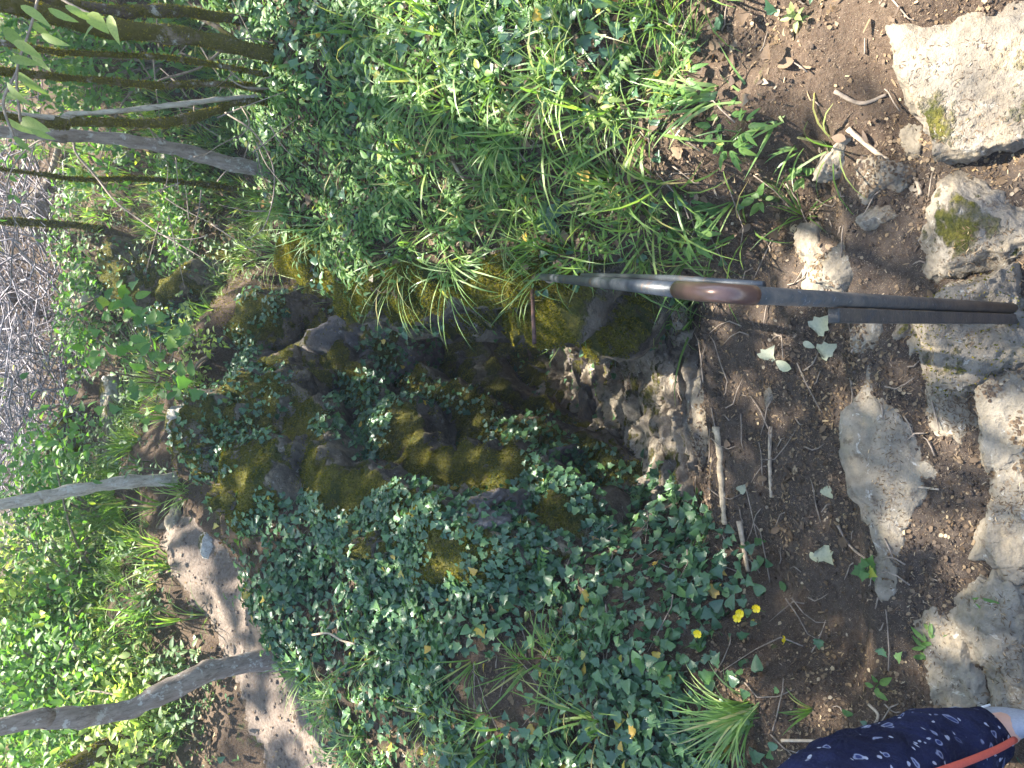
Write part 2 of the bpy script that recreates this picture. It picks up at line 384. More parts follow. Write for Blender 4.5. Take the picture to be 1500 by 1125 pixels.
def sub(name, mask, mat):
    q = GQ[mask]; u, inv = np.unique(q, return_inverse=True)
    b = MB(); b.add(GV[u], inv.ravel(), np.full(len(q), 4)); o = b.build(name, mat); o['kind'] = 'structure'; return o
sub('path', is_path, MAT['soil']); sub('trail', is_trail, MAT['trail']); sub('hillside', is_hill, MAT['hill'])
sub('ground', ~(is_path | is_trail | is_hill), MAT['ground'])
# ------------------------------------------------------------------ templates
def fold_leaf(half, fold=.25, droop=.25):
    """leaf in the xy plane, stalk at the origin, tip along +y; half = right-hand outline from stalk to tip"""
    half = np.asarray(half, float); L = half[-1, 1]
    r = np.c_[half, np.abs(half[:, 0]) * fold - droop * (half[:, 1] / L) ** 2 * L * .5]
    mid = np.c_[0 * half[1:-1, 0], half[1:-1, 1], -droop * (half[1:-1, 1] / L) ** 2 * L * .5]
    l = r[1:-1] * (-1, 1, 1); n = len(half); m = n - 2
    V = np.concatenate([r, mid, l]); F = []
    R = list(range(n)); Mi = [0] + list(range(n, n + m)) + [n - 1]; Lf = [0] + list(range(n + m, n + 2 * m)) + [n - 1]
    for k in range(n - 1):
        a = [Mi[k], R[k], R[k + 1], Mi[k + 1]]; F.append([i for j, i in enumerate(a) if i not in a[:j]])
        a = [Mi[k], Mi[k + 1], Lf[k + 1], Lf[k]]; F.append([i for j, i in enumerate(a) if i not in a[:j]])
    return V, F
IVY = fold_leaf([(0, 0), (.30, -.06), (.50, .10), (.36, .28), (.46, .46), (.25, .56), (.10, .82), (0, 1.0)], .28, .3)
IVY2 = fold_leaf([(0, 0), (.26, -.10), (.44, .05), (.40, .3), (.28, .55), (.12, .82), (0, .95)], .3, .35)
OVATE = fold_leaf([(0, 0), (.17, .12), (.27, .34), (.24, .58), (.12, .84), (0, 1.0)], .35, .5)
LANCE = fold_leaf([(0, 0), (.09, .12), (.145, .36), (.13, .6), (.06, .86), (0, 1.0)], .35, .6)
CHIP = (np.array([(-.12, 0, 0), (.12, .02, .03), (.1, .9, .06), (-.05, 1.0, .02)]), [[0, 1, 2, 3]])
PETAL = fold_leaf([(0, 0), (.22, .3), (.42, .65), (.36, .92), (0, 1.0)], -.2, -.5)
def merge(parts):
    V, F, n = [], [], 0
    for v, f in parts:
        V.append(v); F += [[i + n for i in q] for q in f]; n += len(v)
    return np.concatenate(V), F
def xf(tpl, R, t, s=1.0): return (tpl[0] * s) @ np.asarray(R).T + np.asarray(t), tpl[1]
def look(d, upv=(0, 0, 1)):
    """columns x, y, z with y along d and z near upv"""
    d = np.asarray(d, float); d = d / np.linalg.norm(d); x = np.cross(d, upv); x /= np.linalg.norm(x) + 1e-9
    return np.stack([x, d, np.cross(x, d)], 1)
def blade(root, az, el, length, width, bend, rows=6, fold=True, twist=0.0):
    pts = [np.array(root, float)]; e = el; st = length / rows
    for k in range(rows):
        pts.append(pts[-1] + st * np.array([cos(e) * cos(az), cos(e) * sin(az), sin(e)])); e -= bend / rows * (.5 + k / rows)
        az += twist / rows
    pts = np.array(pts); s = np.linspace(0, 1, rows + 1); wd = width * np.clip(1 - s ** 2.2, .03, 1) * (.6 + .4 * np.minimum(1, s * 4))
    side = np.array([-sin(az), cos(az), 0]); V, F = [], []
    for k in range(rows + 1):
        V += [pts[k] - side * wd[k] / 2, pts[k] + side * wd[k] / 2]
        if k: F.append([2 * k - 2, 2 * k - 1, 2 * k + 1, 2 * k])
    return np.array(V), F
def tuft(n, length, width, el=(50, 85), bend=(.6, 2.2), rad=.02, rows=5):
    P = []
    for k in range(n):
        a = random.uniform(0, 2 * pi); r = rad * random.random(); a2 = a + random.uniform(-.8, .8)
        P.append(blade((r * cos(a), r * sin(a), -.01), a2, radians(random.uniform(*el)), length * random.uniform(.45, 1.1), width * random.uniform(.7, 1.2), random.uniform(*bend), rows))
    return merge(P)
def sprig(h, n, leaf, ls, stem=.0012):
    """upright stem carrying leaves"""
    P = []; az = random.uniform(0, 6.28); lean = random.uniform(-.3, .3), random.uniform(-.3, .3)
    m = MB(); m.tube([(0, 0, 0), (lean[0] * h * .4, lean[1] * h * .4, h * .5), (lean[0] * h, lean[1] * h, h)], [stem * 1.3, stem, stem * .6], 3); v, l, c = m.arrays()
    st = np.concatenate([[0], np.cumsum(c)]); P.append((v.astype(float), [list(l[st[k]:st[k + 1]]) for k in range(len(c))]))
    for k in range(n):
        t = (k + 1) / n; az += 2.4; e = random.uniform(-.1, .7)
        d = (cos(az) * cos(e), sin(az) * cos(e), sin(e)); s = ls * random.uniform(.65, 1.1)
        p = np.array([lean[0] * h * t, lean[1] * h * t, h * t]) + np.array(d) * s * .25
        P.append(xf(leaf, look(d), p, s))
    return merge(P)
def palmate(s):
    P = []
    for a in (-1.9, -.95, 0, .95, 1.9):
        d = np.array([sin(a), cos(a), random.uniform(-.3, 0)])
        P.append(xf(LANCE, look(d), d * .02, s * (1 - .1 * abs(a))))
        for b in (-.5, .5):
            d2 = np.array([sin(a + b), cos(a + b), -.1]); P.append(xf(LANCE, look(d2), d * s * .4, s * .45))
    return merge(P)
def palm_plant(h, n, s):
    P = []
    for k in range(n):
        a = k * 2.4 + random.uniform(-.4, .4); q = np.array([cos(a) * h * .7, sin(a) * h * .7, h * random.uniform(.6, 1)])
        b = blade((0, 0, 0), a, atan_(q), np.linalg.norm(q), .003, .1, 3); P.append(b)
        P.append(xf(palmate(s * random.uniform(.8, 1.1)), look((cos(a), sin(a), random.uniform(-.3, .2))), q))
    return merge(P)
def atan_(q): return math.atan2(q[2], math.hypot(q[0], q[1]))
def pinnate(L, n):
    P = [blade((0, 0, 0), pi / 2, .9, L, .002, 1.2, 4)]
    for k in range(n):
        t = (k + 1) / (n + 1); y = L * t * .85; z = L * .6 * t * (1.25 - t)
        for sg in (-1, 1):
            d = (sg * .9, .4, .05); P.append(xf(OVATE, look(d), (0, y, z), L * .22 * (1 - .4 * t)))
    return merge(P)

# ------------------------------------------------------------------ rocks
_ico = {}
def ico(sub_):
    if sub_ not in _ico:
        bm = bmesh.new(); bmesh.ops.create_icosphere(bm, subdivisions=sub_, radius=1)
        _ico[sub_] = (np.array([v.co[:] for v in bm.verts]), np.array([[v.index for v in f.verts] for f in bm.faces])); bm.free()
    return _ico[sub_]
ROCKS = []; TREADS = []          # (verts, faces, moss weight, ivy weight)
def rock_mesh(size, seed, cuts=7, rough=.16, sub_=5, yaw=0.0, tilt=(0, 0), layers=0):
    v, f = ico(sub_); v = v.copy(); rg = np.random.default_rng(seed)
    for k in range(cuts):
        n = rg.normal(size=3); n[2] = abs(n[2]) * .8; n /= np.linalg.norm(n); off = rg.uniform(.5, .8)
        v -= np.maximum(v @ n - off, 0)[:, None] * n * .9
    q = v * np.array(size) / max(size) * 1.6 + seed * 3.1
    nn = v / np.linalg.norm(v, axis=1, keepdims=True)
    v = v + nn * (rough * fbm(q * 1.2, 4, seed) + rough * .25 * fbm(q * 7, 3, seed + 5) + .014 * fbm(q * 22, 3, seed + 6))[:, None]
    if layers:
        a = v[:, 2] * layers + .5 * fbm(q * 1.5, 3, seed + 9); v = v * (1 + .045 * np.abs(np.sin(a * pi))[:, None] * np.array([1, 1, .2]))
    v = v * np.array(size)
    R = rotz(yaw) @ np.array(Matrix.Rotation(tilt[0], 3, 'X')) @ np.array(Matrix.Rotation(tilt[1], 3, 'Y'))
    return v @ R.T, f
def fuzz(v, f, n, scale, rg, thr=.1, cen=(0, 0, 0)):
    """short moss shoots over the upward faces of a rock"""
    t = v[f]; N = np.cross(t[:, 1] - t[:, 0], t[:, 2] - t[:, 0]); A = np.linalg.norm(N, axis=1); N /= A[:, None] + 1e-12
    p = t.mean(1); k = fbm((p + np.array(cen)) * 5, 3, 31) * .45 + N[:, 2]
    w = A * (k > thr)
    if w.sum() <= 0: return None
    i = rg.choice(len(f), n, p=w / w.sum()); b = rg.random((n, 2)); b = np.where(b.sum(1, keepdims=True) > 1, 1 - b, b)
    P = t[i, 0] + b[:, :1] * (t[i, 1] - t[i, 0]) + b[:, 1:] * (t[i, 2] - t[i, 0])
    nr = N[i] * .8 + rg.normal(size=(n, 3)) * .55 + np.array([0, 0, .3])
    Fm = frames(nr, rg.uniform(0, 6.28, n)) * (scale * rg.uniform(.6, 1.6, n))[:, None, None]
    m = MB(); m.inst((np.array([(-.35, 0, -.2), (.35, 0, -.2), (.12, .1, 1.0), (0, .35, -.2), (0, -.3, .7)]), [[0, 1, 2], [3, 4, 1]]), Fm, P); return m
def put_rock(name, label, cat, px, py, hx, hy, mat, seed, k=.6, sink=.35, group=None, moss=0, ivy=0, depth=None, off=(0, 0, 0), **kw):
    depth_ = depth
    if depth is None:
        p, d = hit(px, py); d = (p - CAM) @ FW
    else:
        p = atd(px, py, depth); d = depth
    q = ray(px, py); sa = -q[2] / np.linalg.norm(q); ca = math.sqrt(1 - sa * sa)
    hx *= 1.28; hy *= 1.28; s1 = hy * d / FPX; s2 = hx * d / FPX / math.hypot(sa, k * ca); s3 = k * s2
    if k > 1.2: s2 = hx * d / FPX * .8; s3 = hx * d / FPX / max(ca, .3)
    v, f = rock_mesh((s1, s2, s3), seed, **kw)
    c = np.array(p) + np.array(off) - np.array([0, 0, sink * s3 * .5])
    m = MB(); m.add(v, f.ravel(), np.full(len(f), 3))
    o = m.build(name, MAT[mat]); o.location = tuple(c); tag(o, label, cat, group)
    if moss:
        fm = fuzz(v, f, moss, .0048 if d < 3.4 else .008, np.random.default_rng(seed), .12, c)
        if fm: fm.build('moss', MAT['moss'], o)['kind'] = 'stuff'
    if p[1] < 1.75 and not ivy and not depth_: TREADS.append((v + c, f))
    if ivy: ROCKS.append((v + c, f, ivy))
    return o

def R_(*a, **k): return put_rock(*a, **k)
# trodden rocks of the path (picture x, y, half sizes)
NEAR = dict(sub_=6)
R_('boulder', 'large rounded grey-brown boulder with pale lichen at the upper right end of the path', 'boulder', 1446, 74, 124, 124, 'brown', 3, k=.5, sink=.3, cuts=5, rough=.1, tilt=(.1, .1), **NEAR)
R_('rock', 'pale rock with a sunlit edge, beside the large grey-brown boulder', 'rock', 1426, 340, 96, 84, 'brown', 12, k=.42, sink=.6, cuts=8, rough=.16, **NEAR)
R_('rock', 'brown rock with moss patches at the foot of the rail post', 'rock', 1436, 478, 100, 88, 'brown', 23, k=.65, sink=.3, cuts=7, rough=.16, moss=900, **NEAR)
R_('rock', 'bright sunlit low rock just beside the mossy brown rock at the post', 'rock', 1402, 595, 34, 58, 'pale', 34, k=.5, rough=.25, cuts=5, sink=.8)
R_('step_stone', 'long pale grey step stone lying across the trodden soil', 'step stone', 1304, 715, 44, 145, 'pale', 41, k=.4, sink=.35, cuts=4, rough=.24, yaw=.05, **NEAR)
R_('step_stone', 'narrow tapering tail stone at the left end of the long step stone', 'step stone', 1298, 838, 16, 46, 'pale', 47, k=.6, sink=.4, cuts=7)
R_('slab', 'broad pale slab nearest the camera, centre of the lower edge', 'slab', 1490, 775, 66, 118, 'pale', 52, k=.4, sink=.35, cuts=9, rough=.18, **NEAR)
R_('slab', 'ridged pale slab beside the broad slab, towards the mossy brown rock', 'slab', 1480, 640, 46, 80, 'pale', 58, k=.6, sink=.4, cuts=7, rough=.2, layers=3, **NEAR)
R_('rock', 'pale crumbly ledge rock beside the floral trouser leg', 'rock', 1415, 972, 62, 92, 'pale', 61, k=.4, sink=.4, cuts=8, rough=.28, **NEAR)
R_('rock', 'pale ledge rock between the broad slab and the crumbly ledge', 'rock', 1455, 895, 52, 78, 'pale', 63, k=.4, sink=.55, cuts=8, rough=.26, **NEAR)
R_('rock', 'pale crumbly rock at the shoe, partly covered with bark chips', 'rock', 1482, 1000, 44, 56, 'pale', 66, k=.5, sink=.5, cuts=8, rough=.2)
R_('stone', 'small pale flat stone between the step stone and the slabs', 'stone', 1357, 690, 15, 20, 'pale', 71, k=.5, sub_=4)
R_('stone', 'small yellowish stone with moss, upper one of the pair near the post', 'stone', 1325, 483, 13, 15, 'brown', 72, k=.8, sub_=4, sink=0)
R_('stone', 'small yellowish stone, lower one of the pair near the post', 'stone', 1340, 505, 13, 17, 'pale', 73, k=.8, sub_=4, sink=0)
R_('rock', 'narrow pointed grey rock under the post brace', 'rock', 1266, 487, 21, 32, 'pale', 74, k=.6, cuts=8)
R_('rock', 'pale pitted rock right of the post, lower one', 'rock', 1238, 395, 38, 32, 'pale', 75, k=.6, cuts=8, rough=.2)
R_('rock', 'small pale pitted rock right of the post, upper one', 'rock', 1196, 362, 26, 32, 'pale', 76, k=.5, cuts=8, rough=.25)
R_('rock', 'pale rock touching the post, below the worn bend', 'rock', 1195, 418, 18, 26, 'pale', 77, k=.5, cuts=8, rough=.2)
R_('rock', 'sunlit crumbly ledge rock in the soil bank, largest of the ledge', 'rock', 1288, 262, 36, 38, 'pale', 78, k=.6, cuts=8, rough=.22)
R_('rock', 'sunlit crumbly ledge rock at the upper end of the ledge', 'rock', 1225, 225, 34, 20, 'pale', 79, k=.6, cuts=8, rough=.22, yaw=.6)
R_('rock', 'small shaded stone of the crumbly ledge towards the rail', 'rock', 1290, 318, 26, 18, 'pale', 80, k=.6, cuts=8, rough=.22)
R_('rock', 'pale stone wedged below the large grey-brown boulder', 'rock', 1340, 190, 28, 34, 'pale', 81, k=.5, cuts=8, rough=.2)
R_('step_stone', 'flat pale step stone behind the split log of the lower step', 'step stone', 1030, 600, 18, 72, 'pale', 82, k=.8, sink=.3, cuts=7, rough=.22, **NEAR)
R_('step_stone', 'thin pale stone strip set in the middle tread', 'step stone', 1126, 572, 8, 32, 'pale', 83, k=.7, cuts=6, sub_=4)
gs = 'rough pale rocks stepping down into the gully'
for n_, (px, py, hx, hy, lab) in enumerate([
 (985, 430, 12, 40, 'weathered rock strip under the rail at the head of the gully'), (1000, 500, 18, 26, 'pale rock strip against the flat step stone'),
 (960, 480, 14, 30, 'pale narrow gully rock below the rail'), (945, 560, 13, 46, 'longest pale rock rib across the gully steps'),
 (968, 610, 12, 34, 'pale rock rib next to the longest rib'), (920, 530, 13, 34, 'pale rock rib at the mossy right wall'),
 (918, 610, 13, 38, 'broad pale rock rib in the middle of the gully steps'), (900, 660, 12, 26, 'pale rock rib at the ivy edge of the gully'),
 (935, 690, 12, 20, 'small earthy rock rib at the ivy edge')]):
    R_('rock', lab, 'rock', px, py, hx * 1.15, hy, 'brown' if n_ % 3 else 'pale', 90 + n_, k=.8, sink=.1, group=gs, cuts=5, rough=.3, yaw=.25)
for n_, (px, py, hx, hy, lab) in enumerate([
 (884, 585, 13, 46, 'purple-grey damp rock rib in the gully floor'), (866, 625, 14, 40, 'damp rock at the foot of the left mossy wall'),
 (862, 560, 12, 36, 'damp grey rock rib deepest in the narrow gully'), (845, 535, 11, 24, 'small damp block beside the right mossy wall'), (890, 530, 11, 24, 'small damp rock rib under the right mossy wall')]):
    R_('rock', lab, 'rock', px, py, hx, hy, 'wet', 110 + n_, k=.9, sink=.0, group='damp rocks on the gully floor', cuts=5, rough=.3, yaw=.2)
# the rock walls of the gully: one craggy outcrop on each side, ledges with rounded noses and dark gaps under them
def worley(p):
    i = np.floor(p).astype(np.int64); d1 = np.full(len(p), 9.0); d2 = d1.copy()
    for a in (-1, 0, 1):
        for b in (-1, 0, 1):
            for c in (-1, 0, 1):
                q = i + (a, b, c); o = np.stack([_hash(q[:, 0], q[:, 1], q[:, 2], s) for s in (1, 2, 3)], 1) * .5 + .5
                d = np.linalg.norm(q + o - p, axis=1); d2 = np.minimum(d2, np.maximum(d1, d)); d1 = np.minimum(d1, d)
    return d2 - d1
def outcrop(label, x0, x1, y0, y1, sd, step, amp, ivy, nfuzz, seed, res=.0105, top=1.35, tilt=(.12, .1), kx=1.7):
    xs = np.arange(x0, x1, res); ys = np.arange(y0, y1, res); X, Y = np.meshgrid(xs, ys); X = X.ravel(); Y = Y.ravel(); Zt = height(X, Y, False)
    d, side, ex = polydist(GUL[:, :2], X, Y, GUL[:, 2:]); w_ = np.where(side > 0, ex[2], ex[3]); g = (d - ex[1]) / w_
    P3 = np.stack([X, Y, Zt], 1)
    m = sstep(-.12, .1, g) * (1 - sstep(top - .35, top, g + .25 * fbm(P3 * 3, 3, seed + 3))) * np.where(side * sd > 0, 1, 0)
    m = m * sstep(0, .2, X - x0) * sstep(0, .15, x1 - X) * sstep(0, .25, Y - y0) * sstep(0, .3, y1 - Y)
    N = nrm(X, Y, .10); s = (Zt + tilt[0] * X + tilt[1] * Y + .09 * fbm(P3 * 2.2, 3, seed)) / step; f_ = s - np.floor(s); k = _hash(np.floor(s).astype(np.int64), np.floor(X * .9 + Y * .6 + .5 * fbm(P3 * 2, 2, seed + 8)).astype(np.int64), 0 * np.floor(s).astype(np.int64), seed)
    nose = np.sin(pi * np.clip(f_, 0, 1)) ** .55 * np.where(f_ > .5, 1.0, .9) ; cr = np.clip(1 - worley(P3 * np.array([3.2, 3.2, 4.2]) + seed) / .16, 0, 1)
    hN = N.copy(); hN[:, 2] *= .35
    disp = amp * (nose * (1 + .14 * k) - .35) - .03 * cr + .055 * fbm(P3 * 5, 4, seed + 1) + .02 * fbm(P3 * 17, 3, seed + 2) + .05
    V = P3 + hN * (m * (sstep(-.1, .45, g) * np.maximum(disp, 0) + np.minimum(disp, 0)))[:, None] + np.array([0, 0, 1.0]) * (m * .02 - (1 - m) * .10)[:, None]
    nx = len(xs); q = (np.arange(len(ys) - 1)[:, None] * nx + np.arange(nx - 1)[None]).ravel(); Q = np.stack([q, q + 1, q + nx + 1, q + nx], 1); Q = Q[m[Q].max(1) > .02]
    u, inv = np.unique(Q, return_inverse=True); Q = inv.reshape(-1, 4); V = V[u]; b = MB(); b.add(V, Q.ravel(), np.full(len(Q), 4)); c = V.mean(0); o = b.build('rock_outcrop', MAT['mossy'], loc=c); tag(o, label, 'rock')
    T3 = np.concatenate([Q[:, :3], Q[:, [0, 2, 3]]]); fm = fuzz(V - c, T3, nfuzz, .0068, np.random.default_rng(seed), .5, c); mo = fm.build('moss', MAT['moss'], o); mo['kind'] = 'stuff'
    ROCKS.append((V, T3, ivy)); return o
outcrop('long craggy mossy rock wall left of the gully, ivy hanging over it', -1.0, 1.1, 1.75, 4.75, 1, .34, .21, .62, 95000, 4)
outcrop('mossy rock wall bulging under the right bank beside the railing end', -.05, .85, 1.45, 3.75, -1, .26, .15, .10, 60000, 9, top=1.75, tilt=(-.1, .15))
def rock_steps():
    res = .009; xs = np.arange(-.75, .75, res); ys = np.arange(1.42, 3.3, res); X, Y = np.meshgrid(xs, ys); X = X.ravel(); Y = Y.ravel(); Zt = height(X, Y, False)
    d, side, ex = polydist(GUL[:, :2], X, Y, GUL[:, 2:]); P3 = np.stack([X, Y, 0 * X], 1)
    m = (1 - sstep(.75, 1.25, d / (ex[1] + .10) + .25 * fbm(P3 * 6, 3, 41))) * sstep(0, .12, Y - 1.45 + .08 * fbm(P3 * 5, 2, 44)) * sstep(0, .2, 3.28 - Y)
    s = (Y + .25 * X * np.sign(X) + .10 * fbm(P3 * 4, 3, 42)) / .13; k = np.floor(s); f_ = s - k; ii_ = np.floor(X * 6 + 1.5 * fbm(P3 * np.array([3, 9, 1]), 2, 46)).astype(np.int64); hk = _hash(k.astype(np.int64), ii_, 0 * ii_, 43)
    step_ = .115 * (f_ ** 1.6 - .5) + .009 * hk + .009 * fbm(P3 * 16, 4, 45) + .006 * fbm(P3 * 60, 2, 48)
    cr = np.clip(1 - worley(np.stack([X * 4.5, Y * 9, 0 * X], 1)) / .09, 0, 1)
    z = Zt + np.where(m > .02, .028 + step_ - .02 * cr, 0) * np.minimum(1, m * 2) - (1 - m) * .05
    V = np.stack([X + .012 * fbm(P3 * 9, 2, 49), Y + .014 * fbm(P3 * 9, 2, 50), z], 1); nx = len(xs); q = (np.arange(len(ys) - 1)[:, None] * nx + np.arange(nx - 1)[None]).ravel(); Q = np.stack([q, q + 1, q + nx + 1, q + nx], 1); Q = Q[m[Q].max(1) > .02]
    u, inv = np.unique(Q, return_inverse=True); b = MB(); b.add(V[u], inv.ravel(), np.full(len(Q), 4)); return tag(b.build('bedrock_steps', MAT['steps'], loc=V[u].mean(0)), 'jagged worn bedrock steps falling into the narrow gully between the mossy walls', 'rock steps')
rock_steps()
mg = 'mossy boulders heading the left gully wall'
for n_, (px, py, hx, hy, mat, ms, iv, k, lab) in enumerate([
 (355, 620, 92, 62, 'mossy', 6000, .12, 1.25, 'big moss-capped boulder with a white bare top'),
 (425, 690, 50, 44, 'mossy', 2200, .7, 1.0, 'ivy-hung boulder under the big moss-capped boulder'),
 (345, 722, 50, 34, 'mossy', 1800, .3, .9, 'mossy rock at the foot of the pale slim tree'),
 (690, 765, 62, 26, 'grey', 500, .2, .9, 'bare pinkish rock face under the ivy of the left bank'),
 (770, 690, 60, 22, 'grey', 500, .1, .9, 'bare grey rock streak low in the left wall'),
 (545, 800, 50, 24, 'mossy', 2600, .4, 1.0, 'sunlit mossy rib running up the left bank')]):
    R_('boulder', lab, 'boulder', px, py, hx, hy, mat, 130 + n_, k=k, sink=.25, off=(.02, -.09, .10) if mat == 'grey' else (0, 0, 0), group=mg, moss=ms, ivy=iv, cuts=9, rough=.3, yaw=.3)
R_('rock', 'bare white cracked rock crowning the big mossy boulder', 'rock', 268, 618, 24, 26, 'white', 150, k=.9, sink=.0, cuts=9, depth=4.35)
mg3 = 'mossy boulders across the hidden bend of the gully'
for n_, (px, py, hx, hy, mat, ms, iv, lab) in enumerate([
 (690, 505, 55, 36, 'mossy', 2500, .3, 'sunlit mossy lump in the hollow behind the right lip'), (740, 530, 30, 24, 'mossy', 900, .1, 'low mossy lump at the dark soil of the hollow'),
 (530, 530, 80, 50, 'grey', 700, .2, 'dark bare rock face in the back of the hollow'), (440, 555, 60, 46, 'mossy', 2200, .5, 'mossy boulder left of the dark rock face'),
 (400, 490, 66, 54, 'mossy', 4000, .25, 'sunlit mossy boulder above the dark rock face'), (300, 440, 76, 62, 'mossy', 5000, .1, 'broad golden mossy boulder beyond the drooping grass'),
 (205, 405, 40, 52, 'mossy', 2600, .05, 'golden moss mound below the white stone'), (265, 365, 18, 16, 'white', 0, 0, 'small white stone among the golden moss'),
 (250, 480, 40, 36, 'mossy', 1200, .5, 'shaded mossy rock under the broad-leaved sapling'), (340, 380, 40, 36, 'mossy', 1600, .5, 'dark mossy rock right of the golden boulder'),
 (250, 240, 12, 18, 'white', 0, .2, 'grey-white stone behind the leaning lichen trunk'), (180, 232, 12, 12, 'white', 0, 0, 'white stone higher up behind the leaning lichen trunk')]):
    R_('boulder' if hx > 20 else 'stone', lab, 'boulder' if hx > 20 else 'stone', px, py, hx, hy, mat, 180 + n_, k=1.0, sink=.2, group=mg3, moss=ms, ivy=iv, cuts=7, rough=.22, yaw=.4, sub_=5 if hx > 20 else 4)
for n_, (px, py, hx, hy, mat, ms, lab) in enumerate([
 (162, 590, 14, 30, 'white', 0, 'long white rock on the grassy ledge'), (105, 655, 26, 46, 'mossy', 1800, 'bright moss mound under the grey brush'), (72, 912, 12, 14, 'white', 0, 'white rock in the sunlit bushes'),
 (306, 800, 12, 18, 'white', 0, 'pale stone edging the trail'), (255, 760, 10, 20, 'pale', 0, 'flat pale stone on the trail edge at the slim tree'), (60, 300, 22, 44, 'brown', 400, 'brown rock outcrop under the grey brush'),
 (160, 660, 14, 60, 'brown', 400, 'low rock ledge below the bright moss mound'), (125, 400, 16, 40, 'white', 300, 'pale stone ledge on the grass slope')]):
    R_('rock', lab, 'rock', px, py, hx, hy, mat, 210 + n_, k=.9, sink=.2, moss=ms, cuts=8, rough=.2)

# ------------------------------------------------------------------ plant cover, from what grows where
CTRL = """950 760 i1;900 830 i1;1000 850 i.9;850 900 i.8h.4;900 1000 i.7h.7;800 1000 h1i.8;850 1080 h.9i.8;750 1080 h.8i.6;900 930 i.9h.6;950 1080 i.9h.4;1050 1050 i.2h.1;1100 950 h.2i.2;1060 880 i.6;700 1000 h.6i.7;560 1070 g1;640 1060 h.5i.6g.2;700 1080 h.8i.6;530 1080 g1
500 1000 g.8i.3;600 900 i1;650 960 i.8h.4;750 950 i.8h.5;620 900 i1;660 940 i1h.3;680 900 i1;640 1000 i.6h.5g.1;700 950 i.9h.5;730 1000 h.8i.7;680 1060 h.7i.5g.15;600 960 i.8g.2;760 900 i1h.3;650 870 h.6m.4i.5;550 850 i1;480 880 i.9;420 860 i.9g.2;450 800 i1;550 760 i.8m.4;650 800 i.8;750 820 i.9;700 720 m1i.1;800 740 m.8i.25;760 690 m1i.1;830 690 m1i.1;720 620 m1i.2;800 640 m1;600 690 i.8;640 650 i.9;450 690 i.7m.4
380 650 m1;330 730 m.6g.3;300 640 m1;1400 600 s;1300 500 s;1200 600 s;1100 600 s;1000 600 s;900 570 s;830 560 s;1300 800 s;1200 900 s;1150 1000 s;1200 300 s;1400 250 s;1250 100 s;1400 900 s;1080 760 s;1250 1000 s
1100 380 h.12;1000 450 h.3;950 470 m.6h.4;1050 300 h.4;1000 200 g.2h.4;950 60 h.4m.6i.2;900 30 h.4i.4m.4;1000 100 h.3g.2m.4;1100 60 s;900 300 h.5g.3i.05;850 200 h.5g.4m.3i.1;800 350 h.6m.4;800 100 i.35h.6g.3;700 50 i.6h.5g.2;600 80 i.55h.3g.3;700 200 h.5g.8i.15
600 200 i.25g.9;500 80 i.5g.6h.2;450 150 i.25g.9;450 300 g1;500 400 g1;480 250 g1;430 200 g.9i.2;550 350 g.9h.1;560 270 g1i.1;640 300 g.6h.3;650 330 g.9h.25;700 380 m.6h.4;600 420 m.6g.6;750 430 m1;850 430 m.8h.3;750 300 h.5g.6i.1
300 400 m1;250 420 m1;350 330 h.5m.5;280 420 m1;320 480 m1;200 400 h.25g.2m.9;150 500 g.7h.6;150 400 g.9h.2;250 500 h.5m.5;100 650 m.8g.7;150 700 g1h.3;150 850 h1;200 850 h.8g.4;100 900 h1;50 850 h1;200 950 g1h.3;250 950 g1
50 1000 h1;100 1050 h1;280 1060 g.9;200 250 h.9;100 200 h.9;150 80 h.9;300 100 h.7i.4;330 300 g.5h.5;50 400 s;40 600 s;60 500 h.15;430 1080 s;400 1050 s;330 900 s;300 850 s;260 780 s;240 720 s"""
cx, cw = [], []
for e in CTRL.replace('\n', ';').split(';'):
    a, b, c = e.split(); p, _ = hit(float(a), float(b)); d = dict.fromkeys('ighm', 0.0); k = 0
    while k < len(c):
        if c[k] == 's': k += 1; continue
        j = k + 1
        while j < len(c) and c[j] in '.0123456789': j += 1
        d[c[k]] = float(c[k + 1:j]); k = j
    cx.append(p[:2]); cw.append([d[q] for q in 'ighm'])
cx = np.array(cx); cw = np.array(cw)
def cover(x, y):
    num = np.zeros((len(x), 4)); den = 0
    for p, w_ in zip(cx, cw):
        s = .015 + .012 * (p[1] - 1.2) ** 2
        k = 1 / ((x - p[0]) ** 2 + (y - p[1]) ** 2 + s) ** 2.2 * s ** 1.2; num += k[:, None] * w_; den = den + k
    return num / den[:, None]
def inview(x, y, z, m=1.18):
    P = np.stack([x, y, z], 1) - CAM; f = P @ FW; return (f > .2) & (np.abs(P @ RT) < 562 / FPX * m * f + .15) & (np.abs(P @ DN) < 750 / FPX * m * f + .15)
def trailmask(x, y):
    td, _, te = polydist(TRAIL, x, y, TRW[:, None]); gd, _, ge = polydist(GUL[:, :2], x, y, GUL[:, 2:])
    return (td < te[0] * 1.0) | ((gd < ge[1] * .95) & (y < 2.2))
def sow(n, col, x0, x1, y0, y1, clump=3.0, thr=.0, seed=0, power=1.0, bare=False):
    x = RNG.uniform(x0, x1, n); y = RNG.uniform(y0, y1, n); w_ = cover(x, y)[:, col] ** power
    w_ = w_ * np.clip(.75 + .9 * fbm(np.stack([x * clump, y * clump, 0 * x], 1), 3, 60 + seed), .05, 1.6)
    z = height(x, y); iv = inview(x, y, z)
    w_ = w_ * np.where((y > 7.0) & (x > -.8 + .4 * fbm(np.stack([x, y, 0 * x], 1), 2, 5)) & (x < 3.2), .08, 1)
    if col == 2: w_ = w_ * np.where((x < -.2) & (y < 2.55), .12, 1)
    keep = (RNG.random(n) < w_ * np.where(iv, 1, .3)) & (bare | ~trailmask(x, y))
    return x[keep], y[keep], z[keep]
